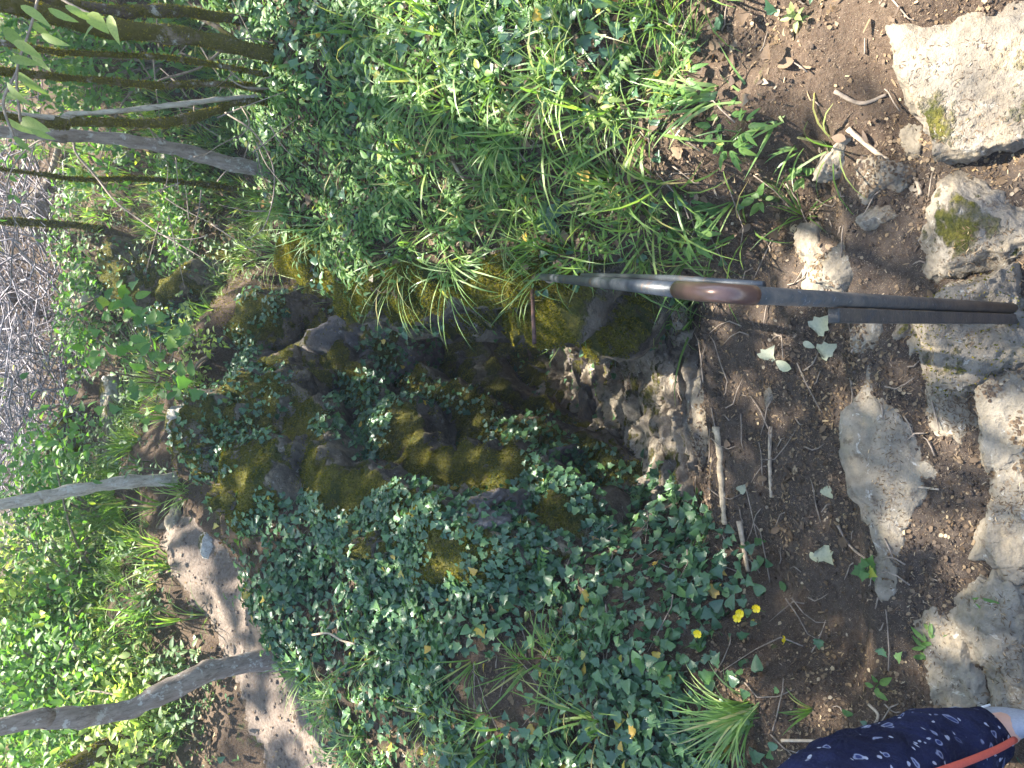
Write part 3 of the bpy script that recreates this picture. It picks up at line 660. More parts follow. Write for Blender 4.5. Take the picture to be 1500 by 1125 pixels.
def scatter(mb, tpls, x, y, z, s0, s1, upw=.6, jit=.35, lift=(0, .0), yaw=None):
    n = len(x); nr = nrm(x, y) * (1 - upw) + np.array([0, 0, upw]) + RNG.normal(size=(n, 3)) * jit
    Fm = frames(nr, RNG.uniform(0, 6.28, n) if yaw is None else yaw) * RNG.uniform(s0, s1, n)[:, None, None]
    T = np.stack([x, y, z + RNG.uniform(lift[0], lift[1] + 1e-6, n)], 1); k = RNG.integers(0, len(tpls), n)
    for j, t in enumerate(tpls): mb.inst(t, Fm[k == j], T[k == j])
N_, H_, G_, M_ = 0, 1, 2, 3
# ivy: separate leaves held a little off the soil, tips hanging downhill
iv = MB(); x, y, z = sow(185000, 0, -3.0, 2.6, .3, 6.0, 3, seed=1)
nr = nrm(x, y); dh = np.arctan2(nr[:, 1], nr[:, 0])
k = RNG.random(len(x)); a, b_ = k < .55, k >= .55; scatter(iv, [IVY, IVY2], x[a], y[a], z[a], .014, .034, .35, .42, (.006, .05)); scatter(iv, [IVY, IVY2, IVY], x[b_], y[b_], z[b_], .025, .045, .35, .38, (.012, .065))
for v, f, wt in ROCKS:
    t = v[f]; Nn = np.cross(t[:, 1] - t[:, 0], t[:, 2] - t[:, 0]); A = np.linalg.norm(Nn, axis=1); Nn /= A[:, None] + 1e-12; p = t.mean(1)
    w_ = A * np.clip(fbm(p * np.array([3.5, 2, 4]), 3, 77) * 2.4 + .3, 0, 1) * (Nn[:, 2] > -.2) * (sstep(-.85, -.3, p[:, 2]) if len(f) > 20500 else 1); n = int(w_.sum() * 4200 * wt)
    i = RNG.choice(len(f), n, p=w_ / w_.sum())
    Fm = frames(Nn[i] * .7 + np.array([0, -.1, .35]) + RNG.normal(size=(n, 3)) * .3, RNG.uniform(0, 6.28, n)) * RNG.uniform(.012, .034, n)[:, None, None]
    iv.inst((IVY, IVY2)[n % 2], Fm, p[i] + Nn[i] * RNG.uniform(.005, .03, n)[:, None])
tag(iv.build('ivy', MAT['ivy']), 'dark blue-green ivy carpeting both banks and hanging over the boulders', 'ivy', kind='stuff')
# leafy herbs
hb = MB(); T1 = [sprig(random.uniform(.05, .12), random.choice((5, 6, 8)), OVATE, .034) for _ in range(6)] + [pinnate(.12, 6), pinnate(.1, 5)]
T2 = [palm_plant(.07, 4, .04) for _ in range(4)]
x, y, z = sow(2900, 1, -2.6, 2.6, .3, 4.2, 2.2, seed=2); scatter(hb, T1, x, y, z, .6, 1.25, .8, .15)
x, y, z = sow(1500, 1, -.2, 2.6, .5, 3.2, 2.2, seed=3); scatter(hb, T2, x, y, z, .55, 1.2, .8, .15)
T3 = [sprig(random.uniform(.10, .24), 12, OVATE, .043, .002) for _ in range(6)]
hf = MB(); x, y, z = sow(9500, 1, -7, 7, 4, 9.8, 1.0, seed=4); scatter(hf, T3, x, y, z, .6, 1.3, .9, .15); tag(hf.build('woodland_herbs', MAT['far']), 'grey-green leafy herbs covering the slope beyond the gully', 'herbs', kind='stuff')
tag(hb.build('undergrowth', MAT['herb']), 'low leafy herbs and seedlings growing among the ivy and litter', 'undergrowth', kind='stuff')
lm = MB(); T4 = [sprig(random.uniform(.12, .32), 13, OVATE, .043, .002) for _ in range(5)]
x, y, z = sow(4200, 1, -6, -.4, 4.8, 9.8, 1.2, seed=5); scatter(lm, T4, x, y, z, .6, 1.3, .9, .15)
tag(lm.build('weeds', MAT['lime']), 'yellow-green weeds on the sunlit slope above the trail', 'weeds', kind='stuff')
# grass
gr = MB(); random.seed(21); TG = [tuft(16, .17, .0045) for _ in range(5)] + [tuft(10, .24, .007, (35, 75), (1, 2.6)) for _ in range(3)]
x, y, z = sow(24000, 2, -3.2, 2.6, .5, 5.2, 2.0, seed=6, power=2.2); scatter(gr, TG, x, y, z, .55, 1.3, .45, .25)
TG2 = [tuft(18, .26, .010, (50, 85), (.5, 1.8), .05, 4) for _ in range(5)]
x, y, z = sow(5200, 2, -7, 7, 4.4, 9.8, 1.0, seed=7); scatter(gr, TG2, x, y, z, .6, 1.2, .8, .15)
x, y, z = sow(4300, 2, .1, 2.4, .8, 4.6, 2.0, seed=16, power=1.35); scatter(gr, TG + [tuft(8, .26, .008, (25, 70), (1.0, 2.6)) for _ in range(3)], x, y, z, .6, 1.25, .35, .25)
tag(gr.build('grass', MAT['grass']), 'long soft grass spreading over the banks and the trail edge', 'grass', kind='stuff')
# moss cushions on the soil of the gully walls
ms = MB(); x, y, z = sow(120000, 3, -1.6, 2.2, .9, 7.2, 4, seed=8, power=1.3)
F5 = (np.array([(-.35, 0, -.2), (.35, 0, -.2), (.12, .1, 1.0), (0, .35, -.2), (0, -.3, .7)]), [[0, 1, 2], [3, 4, 1]])
scatter(ms, [F5], x, y, z, .006, .014, .3, .5)
tag(ms.build('moss', MAT['moss']), 'olive moss coating the earth between the boulders', 'moss', kind='stuff')
# litter
FLAKE = (np.array([(-.3, 0, 0), (.25, .08, .06), (.42, .5, .0), (.1, .95, .1), (-.35, .6, .02)]), [[0, 1, 2, 3, 4]])
CHIP2 = (np.array([(-.07, 0, 0), (.08, .02, .02), (.1, .5, .09), (.03, 1.0, .02), (-.08, .55, .06)]), [[0, 1, 2, 3, 4]])
lt = MB(); n = 150000; x = RNG.uniform(-1.3, 1.4, n); y = RNG.uniform(.2, 2.6, n); c4 = cover(x, y).sum(1); keep = RNG.random(n) < np.clip(1.0 - c4 * .6, .12, 1) * np.clip(.55 + 1.0 * fbm(np.stack([x * 5, y * 5, 0 * x], 1), 3, 91), .1, 1)
x, y = x[keep], y[keep]; scatter(lt, [CHIP, CHIP2, FLAKE, CHIP2, FLAKE], x, y, height(x, y), .003, .013, .3, .4, (.0, .003))
n = 700; x = RNG.uniform(-1.0, 1.2, n); y = RNG.uniform(.3, 2.2, n); scatter(lt, [CHIP, CHIP2, CHIP2, OVATE], x, y, height(x, y), .012, .03, .3, .25, (.001, .005))
n = 3500; x = RNG.uniform(-2.6, -.2, n); y = RNG.uniform(2.3, 5.2, n); td, _, te = polydist(TRAIL, x, y, TRW[:, None]); keep = (td < te[0] * 1.25) & (RNG.random(n) < np.clip(.25 + td / te[0] * .6, 0, 1)); x, y = x[keep], y[keep]; scatter(lt, [CHIP2, FLAKE, OVATE], x, y, height(x, y), .006, .024, .3, .35, (.0, .004))
for v, f in TREADS:
    t = v[f]; Nn = np.cross(t[:, 1] - t[:, 0], t[:, 2] - t[:, 0]); A = np.linalg.norm(Nn, axis=1); Nn /= A[:, None] + 1e-12; p = t.mean(1)
    w_ = A * np.clip(fbm(p * 14, 3, 78) * 1.6 + .1, 0, 1) * (Nn[:, 2] > .6); n = min(500, int(w_.sum() * 22000))
    if n > 3:
        i = RNG.choice(len(f), n, p=w_ / w_.sum()); lt.inst((CHIP2, FLAKE)[n % 2], frames(Nn[i] + RNG.normal(size=(n, 3)) * .25, RNG.uniform(0, 6.28, n)) * RNG.uniform(.003, .011, n)[:, None, None], p[i] + Nn[i] * .001)
cr = MB(); v, f = ico(1); v = v * (1, .8, .6) * (1 + .25 * RNG.normal(size=(len(v), 1))); n = 30000; x = RNG.uniform(-1.1, 1.3, n); y = RNG.uniform(.2, 2.4, n); keep = RNG.random(n) < np.clip(1.1 - cover(x, y).sum(1), 0, 1) * np.clip(.3 + 1.3 * fbm(np.stack([x * 6, y * 6, 0 * x], 1), 3, 93), .02, 1)
x, y = x[keep], y[keep]; scatter(cr, [(v, [list(q) for q in f])], x, y, height(x, y), .0012, .0065, .4, .5, (-.001, .001))
n = 2600; xx = RNG.uniform(-2.6, -.2, n); yy = RNG.uniform(2.3, 5.2, n); td, _, te = polydist(TRAIL, xx, yy, TRW[:, None]); keep = td < te[0] * 1.15; gv = MB(); scatter(gv, [(v, [list(q) for q in f])], xx[keep], yy[keep], height(xx[keep], yy[keep]), .003, .013, .4, .5, (-.003, .0)); tag(gv.build('gravel', MAT['trail']), 'pale gravel and crumbs of earth on the trail', 'gravel', kind='stuff')
tag(cr.build('soil_crumbs', MAT['soil']), 'loose crumbs of dry earth on the path and the soil bank', 'soil', kind='stuff')
x, y, z = sow(9000, 1, -2.4, 2.6, .3, 4.2, 3, seed=9, bare=False); scatter(lt, [OVATE, IVY2], x, y, z, .02, .05, .3, .4, (.004, .03))
n = 1500; x = RNG.uniform(.25, 1.5, n); y = RNG.uniform(.7, 2.7, n); k = (RNG.random(n) < .25 + .75 * cover(x, y).sum(1).clip(0, 1)) & ~trailmask(x, y); x, y = x[k], y[k]; scatter(lt, [OVATE, IVY2, LANCE], x, y, height(x, y), .018, .04, .3, .45, (.004, .035))
n = 5000; x = RNG.uniform(-1.6, 2.2, n); y = RNG.uniform(.9, 3.6, n); scatter(lt, [OVATE, CHIP, IVY2, CHIP], x, y, height(x, y), .008, .026, .2, .35, (.001, .008))
tag(lt.build('leaf_litter', MAT['dead']), 'brown bark chips and dead leaf scraps strewn over soil and banks', 'leaf litter', kind='stuff')
tw = MB()
for k in range(1000):
    x = RNG.uniform(-1.5, 2.0); y = RNG.uniform(.4, 3.4); a = RNG.uniform(0, 6.28); L = RNG.uniform(.03, .15) * (1 if y > .9 else .5) * (1.8 if k % 7 == 0 and x < -.5 else 1)
    q = np.array([[x + cos(a) * L * t + .12 * L * sin(5 * t + a), y + sin(a) * L * t, 0] for t in (-.5, -.15, .2, .5)]); q[:, 2] = np.maximum(height(q[:, 0], q[:, 1]), height(x, y) - .01) + .004 + RNG.uniform(0, .012); tw.tube(q, [.0022, .002, .0016, .001], 4)
tag(tw.build('twig_litter', MAT['twig']), 'thin grey-brown twigs scattered through the ground cover', 'twig litter', kind='stuff')
# grey dead brush on the far slope
br = MB()
for k in range(2000):
    if k < 1500: px, py = RNG.uniform(0, 85), RNG.uniform(225, 650)
    else: px, py = RNG.uniform(-60, 60), RNG.uniform(-80, 1200)
    p = aty(px, py, RNG.uniform(7.2, 12.0)); p = np.array([p[0], p[1], height(p[0], p[1]) + RNG.uniform(0, .6)])
    d = RNG.normal(size=3) * (1, .6, .7); d /= np.linalg.norm(d); L = RNG.uniform(.3, 1.3); b = RNG.normal(size=3) * .25
    br.tube([p + d * L * t + b * L * t * t + RNG.normal(size=3) * .02 for t in (0, .3, .6, 1)], np.array([1, .8, .6, .3]) * RNG.uniform(.003, .010), 3)
tag(br.build('brush', MAT['brush']), 'tangle of dead grey branches covering the far slope', 'brush', kind='stuff')
# ------------------------------------------------------------------ trees
def spline(P, per=6):
    P = np.asarray(P, float); Q = np.concatenate([[2 * P[0] - P[1]], P, [2 * P[-1] - P[-2]]]); out = []
    for k in range(1, len(Q) - 2):
        for t in np.arange(per) / per:
            a, b, c, d = Q[k - 1:k + 3]; out.append(.5 * (2 * b + (c - a) * t + (2 * a - 5 * b + 4 * c - d) * t * t + (3 * b - a - 3 * c + d) * t ** 3))
    return np.array(out + [P[-1]])
CROWNS = []
for s_ in range(3):
    b = MB(); rg = np.random.default_rng(300 + s_); nc = 30
    cc = rg.normal(size=(nc, 3)) * (.85, .85, .6)
    for c in cc:
        n = 58; p = c + rg.normal(size=(n, 3)) * (.26, .26, .16); nr = rg.normal(size=(n, 3)) * .45 + (0, 0, .8)
        b.inst(OVATE, frames(nr, rg.uniform(0, 6.28, n)) * rg.uniform(.09, .15, n)[:, None, None], p)
    CROWNS.append((b.mesh('crown_leaves', MAT['crown']), cc))
def crown_on(root, rloc, top, cr, scale, mat):
    me, cc = CROWNS[cr % 3]; o = bpy.data.objects.new('crown', me); C.objects.link(o); o.parent = root
    o.location = tuple(np.array(top) - rloc); o.scale = (scale,) * 3; o.rotation_euler = (0, 0, cr * 1.7)
    lb = MB(); R = rotz(cr * 1.7)
    for c in cc[::3]:
        e = np.array(top) + R @ c * scale; m = (np.array(top) + e) / 2 + (0, 0, -.15); lb.tube([np.array(top) - (0, 0, .9 * scale), m, e], [.02, .012, .004], 5)
    lb.build('limbs', MAT[mat], root, loc=rloc)
def tree(label, pts, mat, top, crown=0, cs=1.0, group=None, branches=(), dy=0.0, base=None, extra=0):
    """pts: picture x, y and half thickness in pixels, from the foot up; top: metres the stem goes on to above the frame"""
    b = on(pts[0][0], pts[0][1]) if base is None else np.array(base, float); y0 = b[1]; P = [b - (0, 0, .06)]; r = []
    dep = (b - CAM) @ FW
    for k, (px, py, h) in enumerate(pts):
        r.append(h * dep / FPX)
        if k: P.append(aty(px, py, y0 + dy * k))
    if top:
        d = P[-1] - P[-2]; d /= np.linalg.norm(d); d = d * .5 + np.array([0, 0, .6]); L = (top - P[-1][2]) / d[2]
        for t in (.35, .7, 1.0): P.append(P[len(pts) - 1] + d * L * t + RNG.normal(size=3) * (.08, .08, 0)); r.append(r[len(pts) - 1] * (1 - .55 * t))
    S = spline(P); rr = np.interp(np.linspace(0, len(r) - 1, len(S)), np.arange(len(r)), r); rr[:4] *= np.array([1.5, 1.25, 1.12, 1.05])
    root = empty('tree', b, label, 'tree', group); m = MB(); m.tube(S, rr * (.74 if mat in ('bark_moss', 'bark_dark') else .9) * (1 + .10 * fbm(S * 7 + pts[0][1], 3, 4)), 16, True, .30, int(pts[0][0] + pts[0][1])); tk = m.build('trunk', MAT[mat], root, loc=b)
    if mat in ('bark_moss', 'bark_dark'):
        v_, l_, c_ = m.arrays(); q_ = l_[:(c_ == 4).sum() * 4].reshape(-1, 4); f3 = np.concatenate([q_[:, :3], q_[:, [0, 2, 3]]]); f3 = f3[v_[f3].mean(1)[:, 2] < 2.2]
        fm = fuzz(v_ - 0.0, f3, 3200, .0062 if dep < 4 else .012, np.random.default_rng(int(pts[0][1])), -.3, b)
        if fm: fm.build('moss', MAT['moss'], root)['kind'] = 'stuff'
    for br_ in branches:
        q = spline([atd(px, py, dep + dd) for px, py, dd in br_[1:]], 5); m = MB(); m.tube(q, np.linspace(br_[0], br_[0] * .45, len(q)), 6, True, .15, 3); m.build('branch', MAT['twig' if br_[0] < .009 else mat], root, loc=b)
    if top: crown_on(root, b, P[-1], crown, cs, mat)
    return root, b, P
t1, t1b, t1p = tree('thick mossy tree at the upper corner, golden moss on its foot', [(412, 88, 13), (340, 66, 14), (260, 52, 15), (160, 42, 15), (60, 18, 13), (0, 5, 12)], 'bark_moss', 6.8, 0, 1.0,
     branches=[(.010, 340, 66, 0, 290, 25, .1, 235, 10, .1)[0:1] + ((345, 58, .02), (300, 30, .1), (235, 12, .12), (170, 14, .1)), (.006, (330, 70, -.03), (290, 100, -.1), (240, 115, -.15), (228, 122, -.15))])
tree('dark mossy stem just behind the thick mossy tree', [(345, 22, 10), (270, 18, 11), (190, 16, 11), (90, 4, 10)], 'bark_dark', 6.8, 1, .7, base=on(380, 30))
tree('thin dark stem between the thick mossy tree and the pale stem', [(400, 132, 8), (330, 123, 5), (235, 125, 6), (150, 118, 6), (80, 113, 6), (0, 104, 6)], 'bark_moss', 6.8, 2, .7, 'slender stems rising from the right bank',
     branches=[(.005, (330, 128, -.05), (285, 118, -.15), (262, 122, -.2), (235, 100, -.2)), (.0045, (400, 130, -.1), (360, 128, -.2), (335, 115, -.25))])
tree('slim pale grey stem crossing beside the moss-sleeved stem', [(398, 138, 6), (340, 144, 4), (270, 152, 4), (200, 160, 3.5), (100, 167, 3.5), (0, 166, 3.5)], 'bark_pale', 7.0, 0, 1.0, 'slender stems rising from the right bank')
tree('bowed slim stem sleeved in golden moss', [(400, 142, 7), (350, 150, 7), (310, 164, 8), (240, 180, 8), (170, 180, 7), (80, 176, 7), (0, 170, 6)], 'bark_moss', 7.2, 1, .7, 'slender stems rising from the right bank')
tree('slimmest mossy stem between the thick tree and the thin dark stem', [(408, 112, 5), (330, 98, 4), (240, 84, 4), (150, 80, 4), (70, 74, 4), (0, 62, 4)], 'bark_moss', 6.6, 1, .6, 'slender stems rising from the right bank')
tree('bent thin mossy stem starting left of the leaning lichen trunk', [(372, 286, 4), (330, 275, 4), (280, 268, 3.5), (200, 262, 3.5), (110, 262, 3), (0, 248, 3)], 'bark_moss', 6.6, 0, .6)
tree('leaning lichen-grey trunk at the edge of the grassy bank', [(392, 250, 10), (340, 240, 11), (270, 222, 10), (200, 208, 9), (130, 200, 9), (60, 197, 8), (0, 192, 8)], 'bark_grey', 7.8, 2, .8,
     branches=[(.0055, (108, 205, 0), (112, 225, 0), (140, 258, 0), (170, 296, -.05), (205, 322, -.1), (240, 345, -.1), (275, 351, -.1), (305, 345, -.1)), (.004, (240, 345, -.1), (270, 362, -.1), (300, 380, -.1)),
               (.005, (120, 200, 0), (60, 205, .1), (25, 235, .2), (10, 275, .3), (20, 320, .4), (60, 365, .5)), (.004, (330, 165, -.2), (370, 192, -.25), (395, 230, -.3), (402, 262, -.3), (398, 300, -.3), (385, 335, -.3), (360, 352, -.3)),
               (.003, (350, 150, -.2), (365, 180, -.25), (352, 200, -.25), (340, 212, -.25))])
tree('slim brown trunk standing alone on the far grass ledge', [(150, 336, 7), (110, 330, 6), (60, 327, 6), (0, 324, 6)], 'bark_moss', 6.0, 0, 1.3)
tree('pale slim smooth trunk rising from the mossy boulders at the trail', [(263, 702, 13), (230, 703, 10), (170, 708, 10), (110, 718, 9), (60, 728, 9), (0, 739, 8)], 'bark_pale', 5.5, 1, .8, base=atd(266, 702, 4.45))
tree('thick curved grey trunk with ivy at its foot beside the trail', [(398, 965, 17), (340, 975, 15), (300, 985, 15), (250, 1008, 15), (200, 1034, 14), (140, 1048, 14), (70, 1054, 14), (0, 1064, 13)], 'bark_grey', 5.2, 2, .8,
     branches=[(.006, (180, 1020, .3), (130, 1012, .35), (95, 1025, .4))])
tree('dark mossy trunk leaning out of the corner above the trail', [(250, 1042, 18), (205, 1070, 19), (160, 1095, 18), (100, 1125, 15), (40, 1160, 12)], 'bark_dark', 4.5, 0, .8)
# extra trees added on the slope beyond so their crowns shade the ravine
for k, (x, y, z, s, lab) in enumerate([(5.0, 5.0, 5.6, 1.35, 'added shade tree on the right slope beyond the grassy bank'), (3.3, 7.9, 6.0, 1.1, 'added shade tree on the far right slope above the golden boulders'), (1.3, 9.5, 6.8, 1.2, 'tall added shade tree on the far slope straight ahead'),
      (5.2, 8.8, 6.2, 1.4, 'added shade tree far up the right slope'), (-2.4, 10.5, 5.6, 1.2, 'added shade tree on the far left slope'), (-5, 8.5, 6, 1.3, 'added shade tree high on the left slope'), (3.5, 6.5, 4.9, .7, 'added tree on the right slope, leaned out over the gully for shade')]):
    b = np.array([x, y, float(height(x, y))]); root = empty('tree', b, lab, 'tree', 'added shade trees on the slope, stems standing beyond the frame'); T_ = (x + .1, y, z) if k < 6 else (.5, 4.0, z); P = spline([b - (0, 0, .1), b + (.05, .05, 1.5), b + (0, -.1, 3), T_], 5)
    m = MB(); m.tube(P, np.linspace(.08, .03, len(P)), 10, True, .12, k); m.build('trunk', MAT['bark_grey'], root, loc=b); crown_on(root, b, T_, k, s, 'bark_grey')
m = MB(); rg = np.random.default_rng(77)
for k in range(46):
    px, py = rg.uniform(215, 420), rg.uniform(60, 330); p = atd(px, py, rg.uniform(2.75, 3.1)); d = rg.normal(size=3) * (1, .5, .8); d /= np.linalg.norm(d); L = rg.uniform(.08, .32); bb = rg.normal(size=3) * .25
    m.tube(spline([p, p + d * L * .4 + bb * L * .3, p + d * L + bb * L], 4), np.linspace(.0032, .001, 9), 4)
tag(m.build('twig_tangle', MAT['twig']), 'tangle of thin bare twigs between the stems and the grassy bank', 'twigs', kind='stuff')
# big lance-shaped leaves reaching into the frame from the thick mossy tree
m = MB()
for px, py, dx, dy_, s in [(150, 30, -.5, .3, .11), (160, 22, .2, .5, .12), (128, 20, .6, .5, .10), (25, 105, .6, .6, .13), (10, 120, .5, .7, .12), (30, 178, .8, .3, .12), (8, 172, .6, .5, .11), (20, 200, .6, .5, .08), (45, 190, .9, .4, .08), (40, 30, .6, .4, .1), (60, 50, .7, .4, .1),
        (20, 60, .7, .4, .12), (45, 75, .5, .6, .11), (5, 40, .5, .5, .1), (70, 12, .6, .3, .1), (15, 85, .7, .2, .12), (30, 8, .7, .4, .12), (5, 140, .7, .1, .1), (95, 8, .8, .4, .09), (110, 20, .8, .2, .1)]:
    p = atd(px, py, RNG.uniform(1.9, 2.3)); d = DN * dx - RT * dy_ + FW * RNG.uniform(-.3, .2); v, f = xf(LANCE if RNG.random() < .85 else OVATE, look(d, (RNG.normal() * .6, -.5, .8)), p, s * .72)
    st = np.cumsum([0] + [len(q) for q in f]); m.add(v, np.concatenate(f), [len(q) for q in f])
m.build('leaves', MAT['lime'], t1, loc=t1b)
m = MB()
for q in ([(60, -20), (45, 40), (25, 105), (30, 178)], [(60, -20), (110, 10), (150, 28)], [(25, 105), (5, 150), (20, 200)]):
    m.tube(spline([atd(a, b_, 2.15) for a, b_ in q]), .004, 5)
m.build('twig', MAT['twig'], t1, loc=t1b)
# broad-leaved sapling over the hollow
b = on(262, 560); root = empty('sapling', b, 'young broad-leaved sapling with pale maple-like leaves in the hollow', 'sapling'); m = MB(); lv = MB(); rg = np.random.default_rng(5)
tips = [(185, 470), (205, 500), (225, 540), (240, 575), (150, 500), (180, 530), (215, 470), (262, 540), (255, 515), (165, 470), (140, 540), (200, 560), (235, 500), (175, 440), (228, 590)]
for px, py in tips:
    e = atd(px, py, 3.9 + rg.uniform(-.2, .3)); m.tube(spline([b - (0, 0, .03), b * .5 + e * .5 + (0, 0, .04), e], 4), [.007] + [.004] * 7 + [.0015], 5)
    for j in range(7):
        p = e + rg.normal(size=3) * (.11, .11, .08); d = rg.normal(size=3) * .5 + DN * .3 + RT * .3
        v, f = xf((IVY, OVATE)[j % 2], look(d, (0, -.6, .8)), p, rg.uniform(.045, .085)); lv.add(v, np.concatenate(f), [len(q) for q in f])
m.build('stem', MAT['twig'], root, loc=b); lv.build('foliage', MAT['herb'], root, loc=b)
def shrub(label, px, py, w_, h_, n, mat, seed, leaf=.055, group=None):
    b = on(px, py); rg = np.random.default_rng(seed); root = empty('shrub', b, label, 'shrub', group); m = MB(); lv = MB()
    for k in range(9):
        e = b + rg.normal(size=3) * (w_ * .5, w_ * .35, 0) + (0, 0, h_ * rg.uniform(.5, 1)); m.tube(spline([b - (0, 0, .05), b * .6 + e * .4 + (0, 0, .1 * h_), e], 4), np.linspace(.012, .003, 9), 5)
        c = n // 9; p = e + rg.normal(size=(c, 3)) * (w_ * .2, w_ * .2, h_ * .18) - (0, 0, .1 * h_)
        lv.inst(OVATE, frames(rg.normal(size=(c, 3)) * .5 + (0, -.2, .8), rg.uniform(0, 6.28, c)) * rg.uniform(leaf * .6, leaf * 1.2, c)[:, None, None], p)
    m.build('stem', MAT['twig'], root, loc=b); lv.build('foliage', MAT[mat], root, loc=b)
for a in [('tall bright yellow-green bush at the left end of the grey brush', 60, 800, .9, .8, 2200, 'lime', 1), ('sunlit bush beside the white rock on the slope', 75, 880, .7, .6, 1500, 'lime', 2), ('bushy green shrub above the trail bend', 150, 860, .9, .5, 1800, 'herb', 3),
          ('green shrub between the two grey trunks', 120, 990, .9, .6, 1800, 'herb', 4), ('yellow-green bush behind the curved trunk', 50, 1010, 1.0, .7, 1800, 'lime', 5), ('dark bush behind the pale slim trunk', 160, 760, .7, .5, 1400, 'herb', 6),
          ('leafy bush behind the slender stems on the right', 235, 90, .8, .7, 1800, 'herb', 7), ('leafy bush high behind the thick mossy tree', 110, 60, 1.0, .8, 1800, 'herb', 8), ('low bush below the leaning lichen trunk', 300, 300, .5, .3, 1000, 'herb', 9, .045), ('bush left of the slim brown trunk', 145, 430, .6, .3, 900, 'herb', 10),
          ('small pale-leaved bush in the sun under the sapling', 310, 515, .3, .2, 500, 'lime', 11, .035), ('low bush at the foot of the dark leaning trunk', 240, 1090, .6, .4, 1200, 'lime', 12)]:
    shrub(*a)
# fallen wood
def stick(name, label, cat, pts, r, mat, lift=.008, depth=None, group=None, jit=.12, per=5):
    P = [on(a, b_, lift) if depth is None else atd(a, b_, depth) for a, b_ in pts]; S = spline(P, per); m = MB(); m.tube(S, np.linspace(r, r * .7, len(S)), 9, True, jit, int(pts[0][0])); c = S.mean(0)
    return tag(m.build(name, MAT[mat], loc=c), label, cat, group)
stick('split_log', 'pale split log edging the lower step beside the ivy', 'log', [(1052, 625), (1056, 665), (1058, 710), (1064, 768)], .012, 'wood', .004, jit=.45, per=14)
stick('stick', 'smooth pale stick lying at the left end of the split log', 'stick', [(1086, 762), (1092, 795), (1098, 836)], .0085, 'stick', .008)
stick('wooden_strip', 'thin grey wooden strip across the middle tread', 'strip', [(1130, 625), (1129, 670), (1131, 728)], .006, 'stick', .004, jit=.3)
stick('stick', 'thin dark stick reaching from a bleached leaf to the long step stone', 'stick', [(1230, 768), (1250, 800), (1288, 830)], .0035, 'twig', .008)
stick('stick', 'thin straw-like stick by the small flat stone', 'stick', [(1335, 712), (1355, 713), (1378, 716)], .003, 'stick', .006)
stick('stick', 'thin stick lying between the grass sprout and the trouser leg', 'stick', [(1148, 1082), (1185, 1083), (1222, 1084)], .004, 'stick', .008)
stick('stick', 'long brown stick angled through the right bank litter', 'stick', [(505, 370), (530, 310), (555, 262)], .006, 'twig', .02)
stick('stick', 'pale broken stick in the litter of the right bank', 'stick', [(668, 230), (680, 252), (694, 275)], .006, 'stick', .02)
stick('stick', 'short grey stick beside the pale broken one', 'stick', [(540, 142), (548, 160), (553, 174)], .005, 'twig', .02)
stick('stick', 'white stick sticking out of the ivy on the left bank', 'stick', [(478, 924), (500, 922), (520, 932), (540, 937)], .005, 'stick', .06)
stick('root', 'pale root crossing the sunlit soil, longest one', 'root', [(1245, 190), (1275, 215), (1305, 238), (1340, 262), (1350, 285)], .006, 'stick', .004)
stick('root', 'thin dark root below the large boulder', 'root', [(1225, 135), (1262, 152), (1300, 140)], .005, 'twig', .004)
stick('root', 'thin root bending around the large boulder', 'root', [(1335, 160), (1365, 190), (1395, 225), (1420, 240)], .005, 'twig', .006)
stick('root', 'curled pale root in the soil bank beside the trouser leg', 'root', [(1275, 1030), (1288, 1045), (1282, 1062), (1270, 1075)], .0035, 'stick', .004)
stick('fallen_log', 'short grey log propped on the far grass ledge', 'log', [(62, 285), (85, 262), (98, 220)], .035, 'bark_grey', .05)
stick('fallen_log', 'white weathered log lying in the bushes', 'log', [(75, 925), (72, 950), (70, 985)], .035, 'bark_pale', .15)
stick('fallen_log', 'thin grey log on the slope above the trail', 'log', [(130, 925), (145, 945), (155, 960)], .02, 'bark_pale', .12)
stick('dead_branch', 'white dead branch shining at the far edge of the bushes', 'branch', [(-5, 948), (12, 965), (25, 990)], .025, 'stick', .3)
stick('dead_branch', 'long white dead branch slanting through the grey brush, near the bushes', 'branch', [(0, 598), (20, 650), (50, 690), (75, 600)], .012, 'stick', .3)
stick('dead_branch', 'straight pale dead branch at the top of the grey brush', 'branch', [(0, 462), (15, 440), (32, 420)], .02, 'stick', .3)

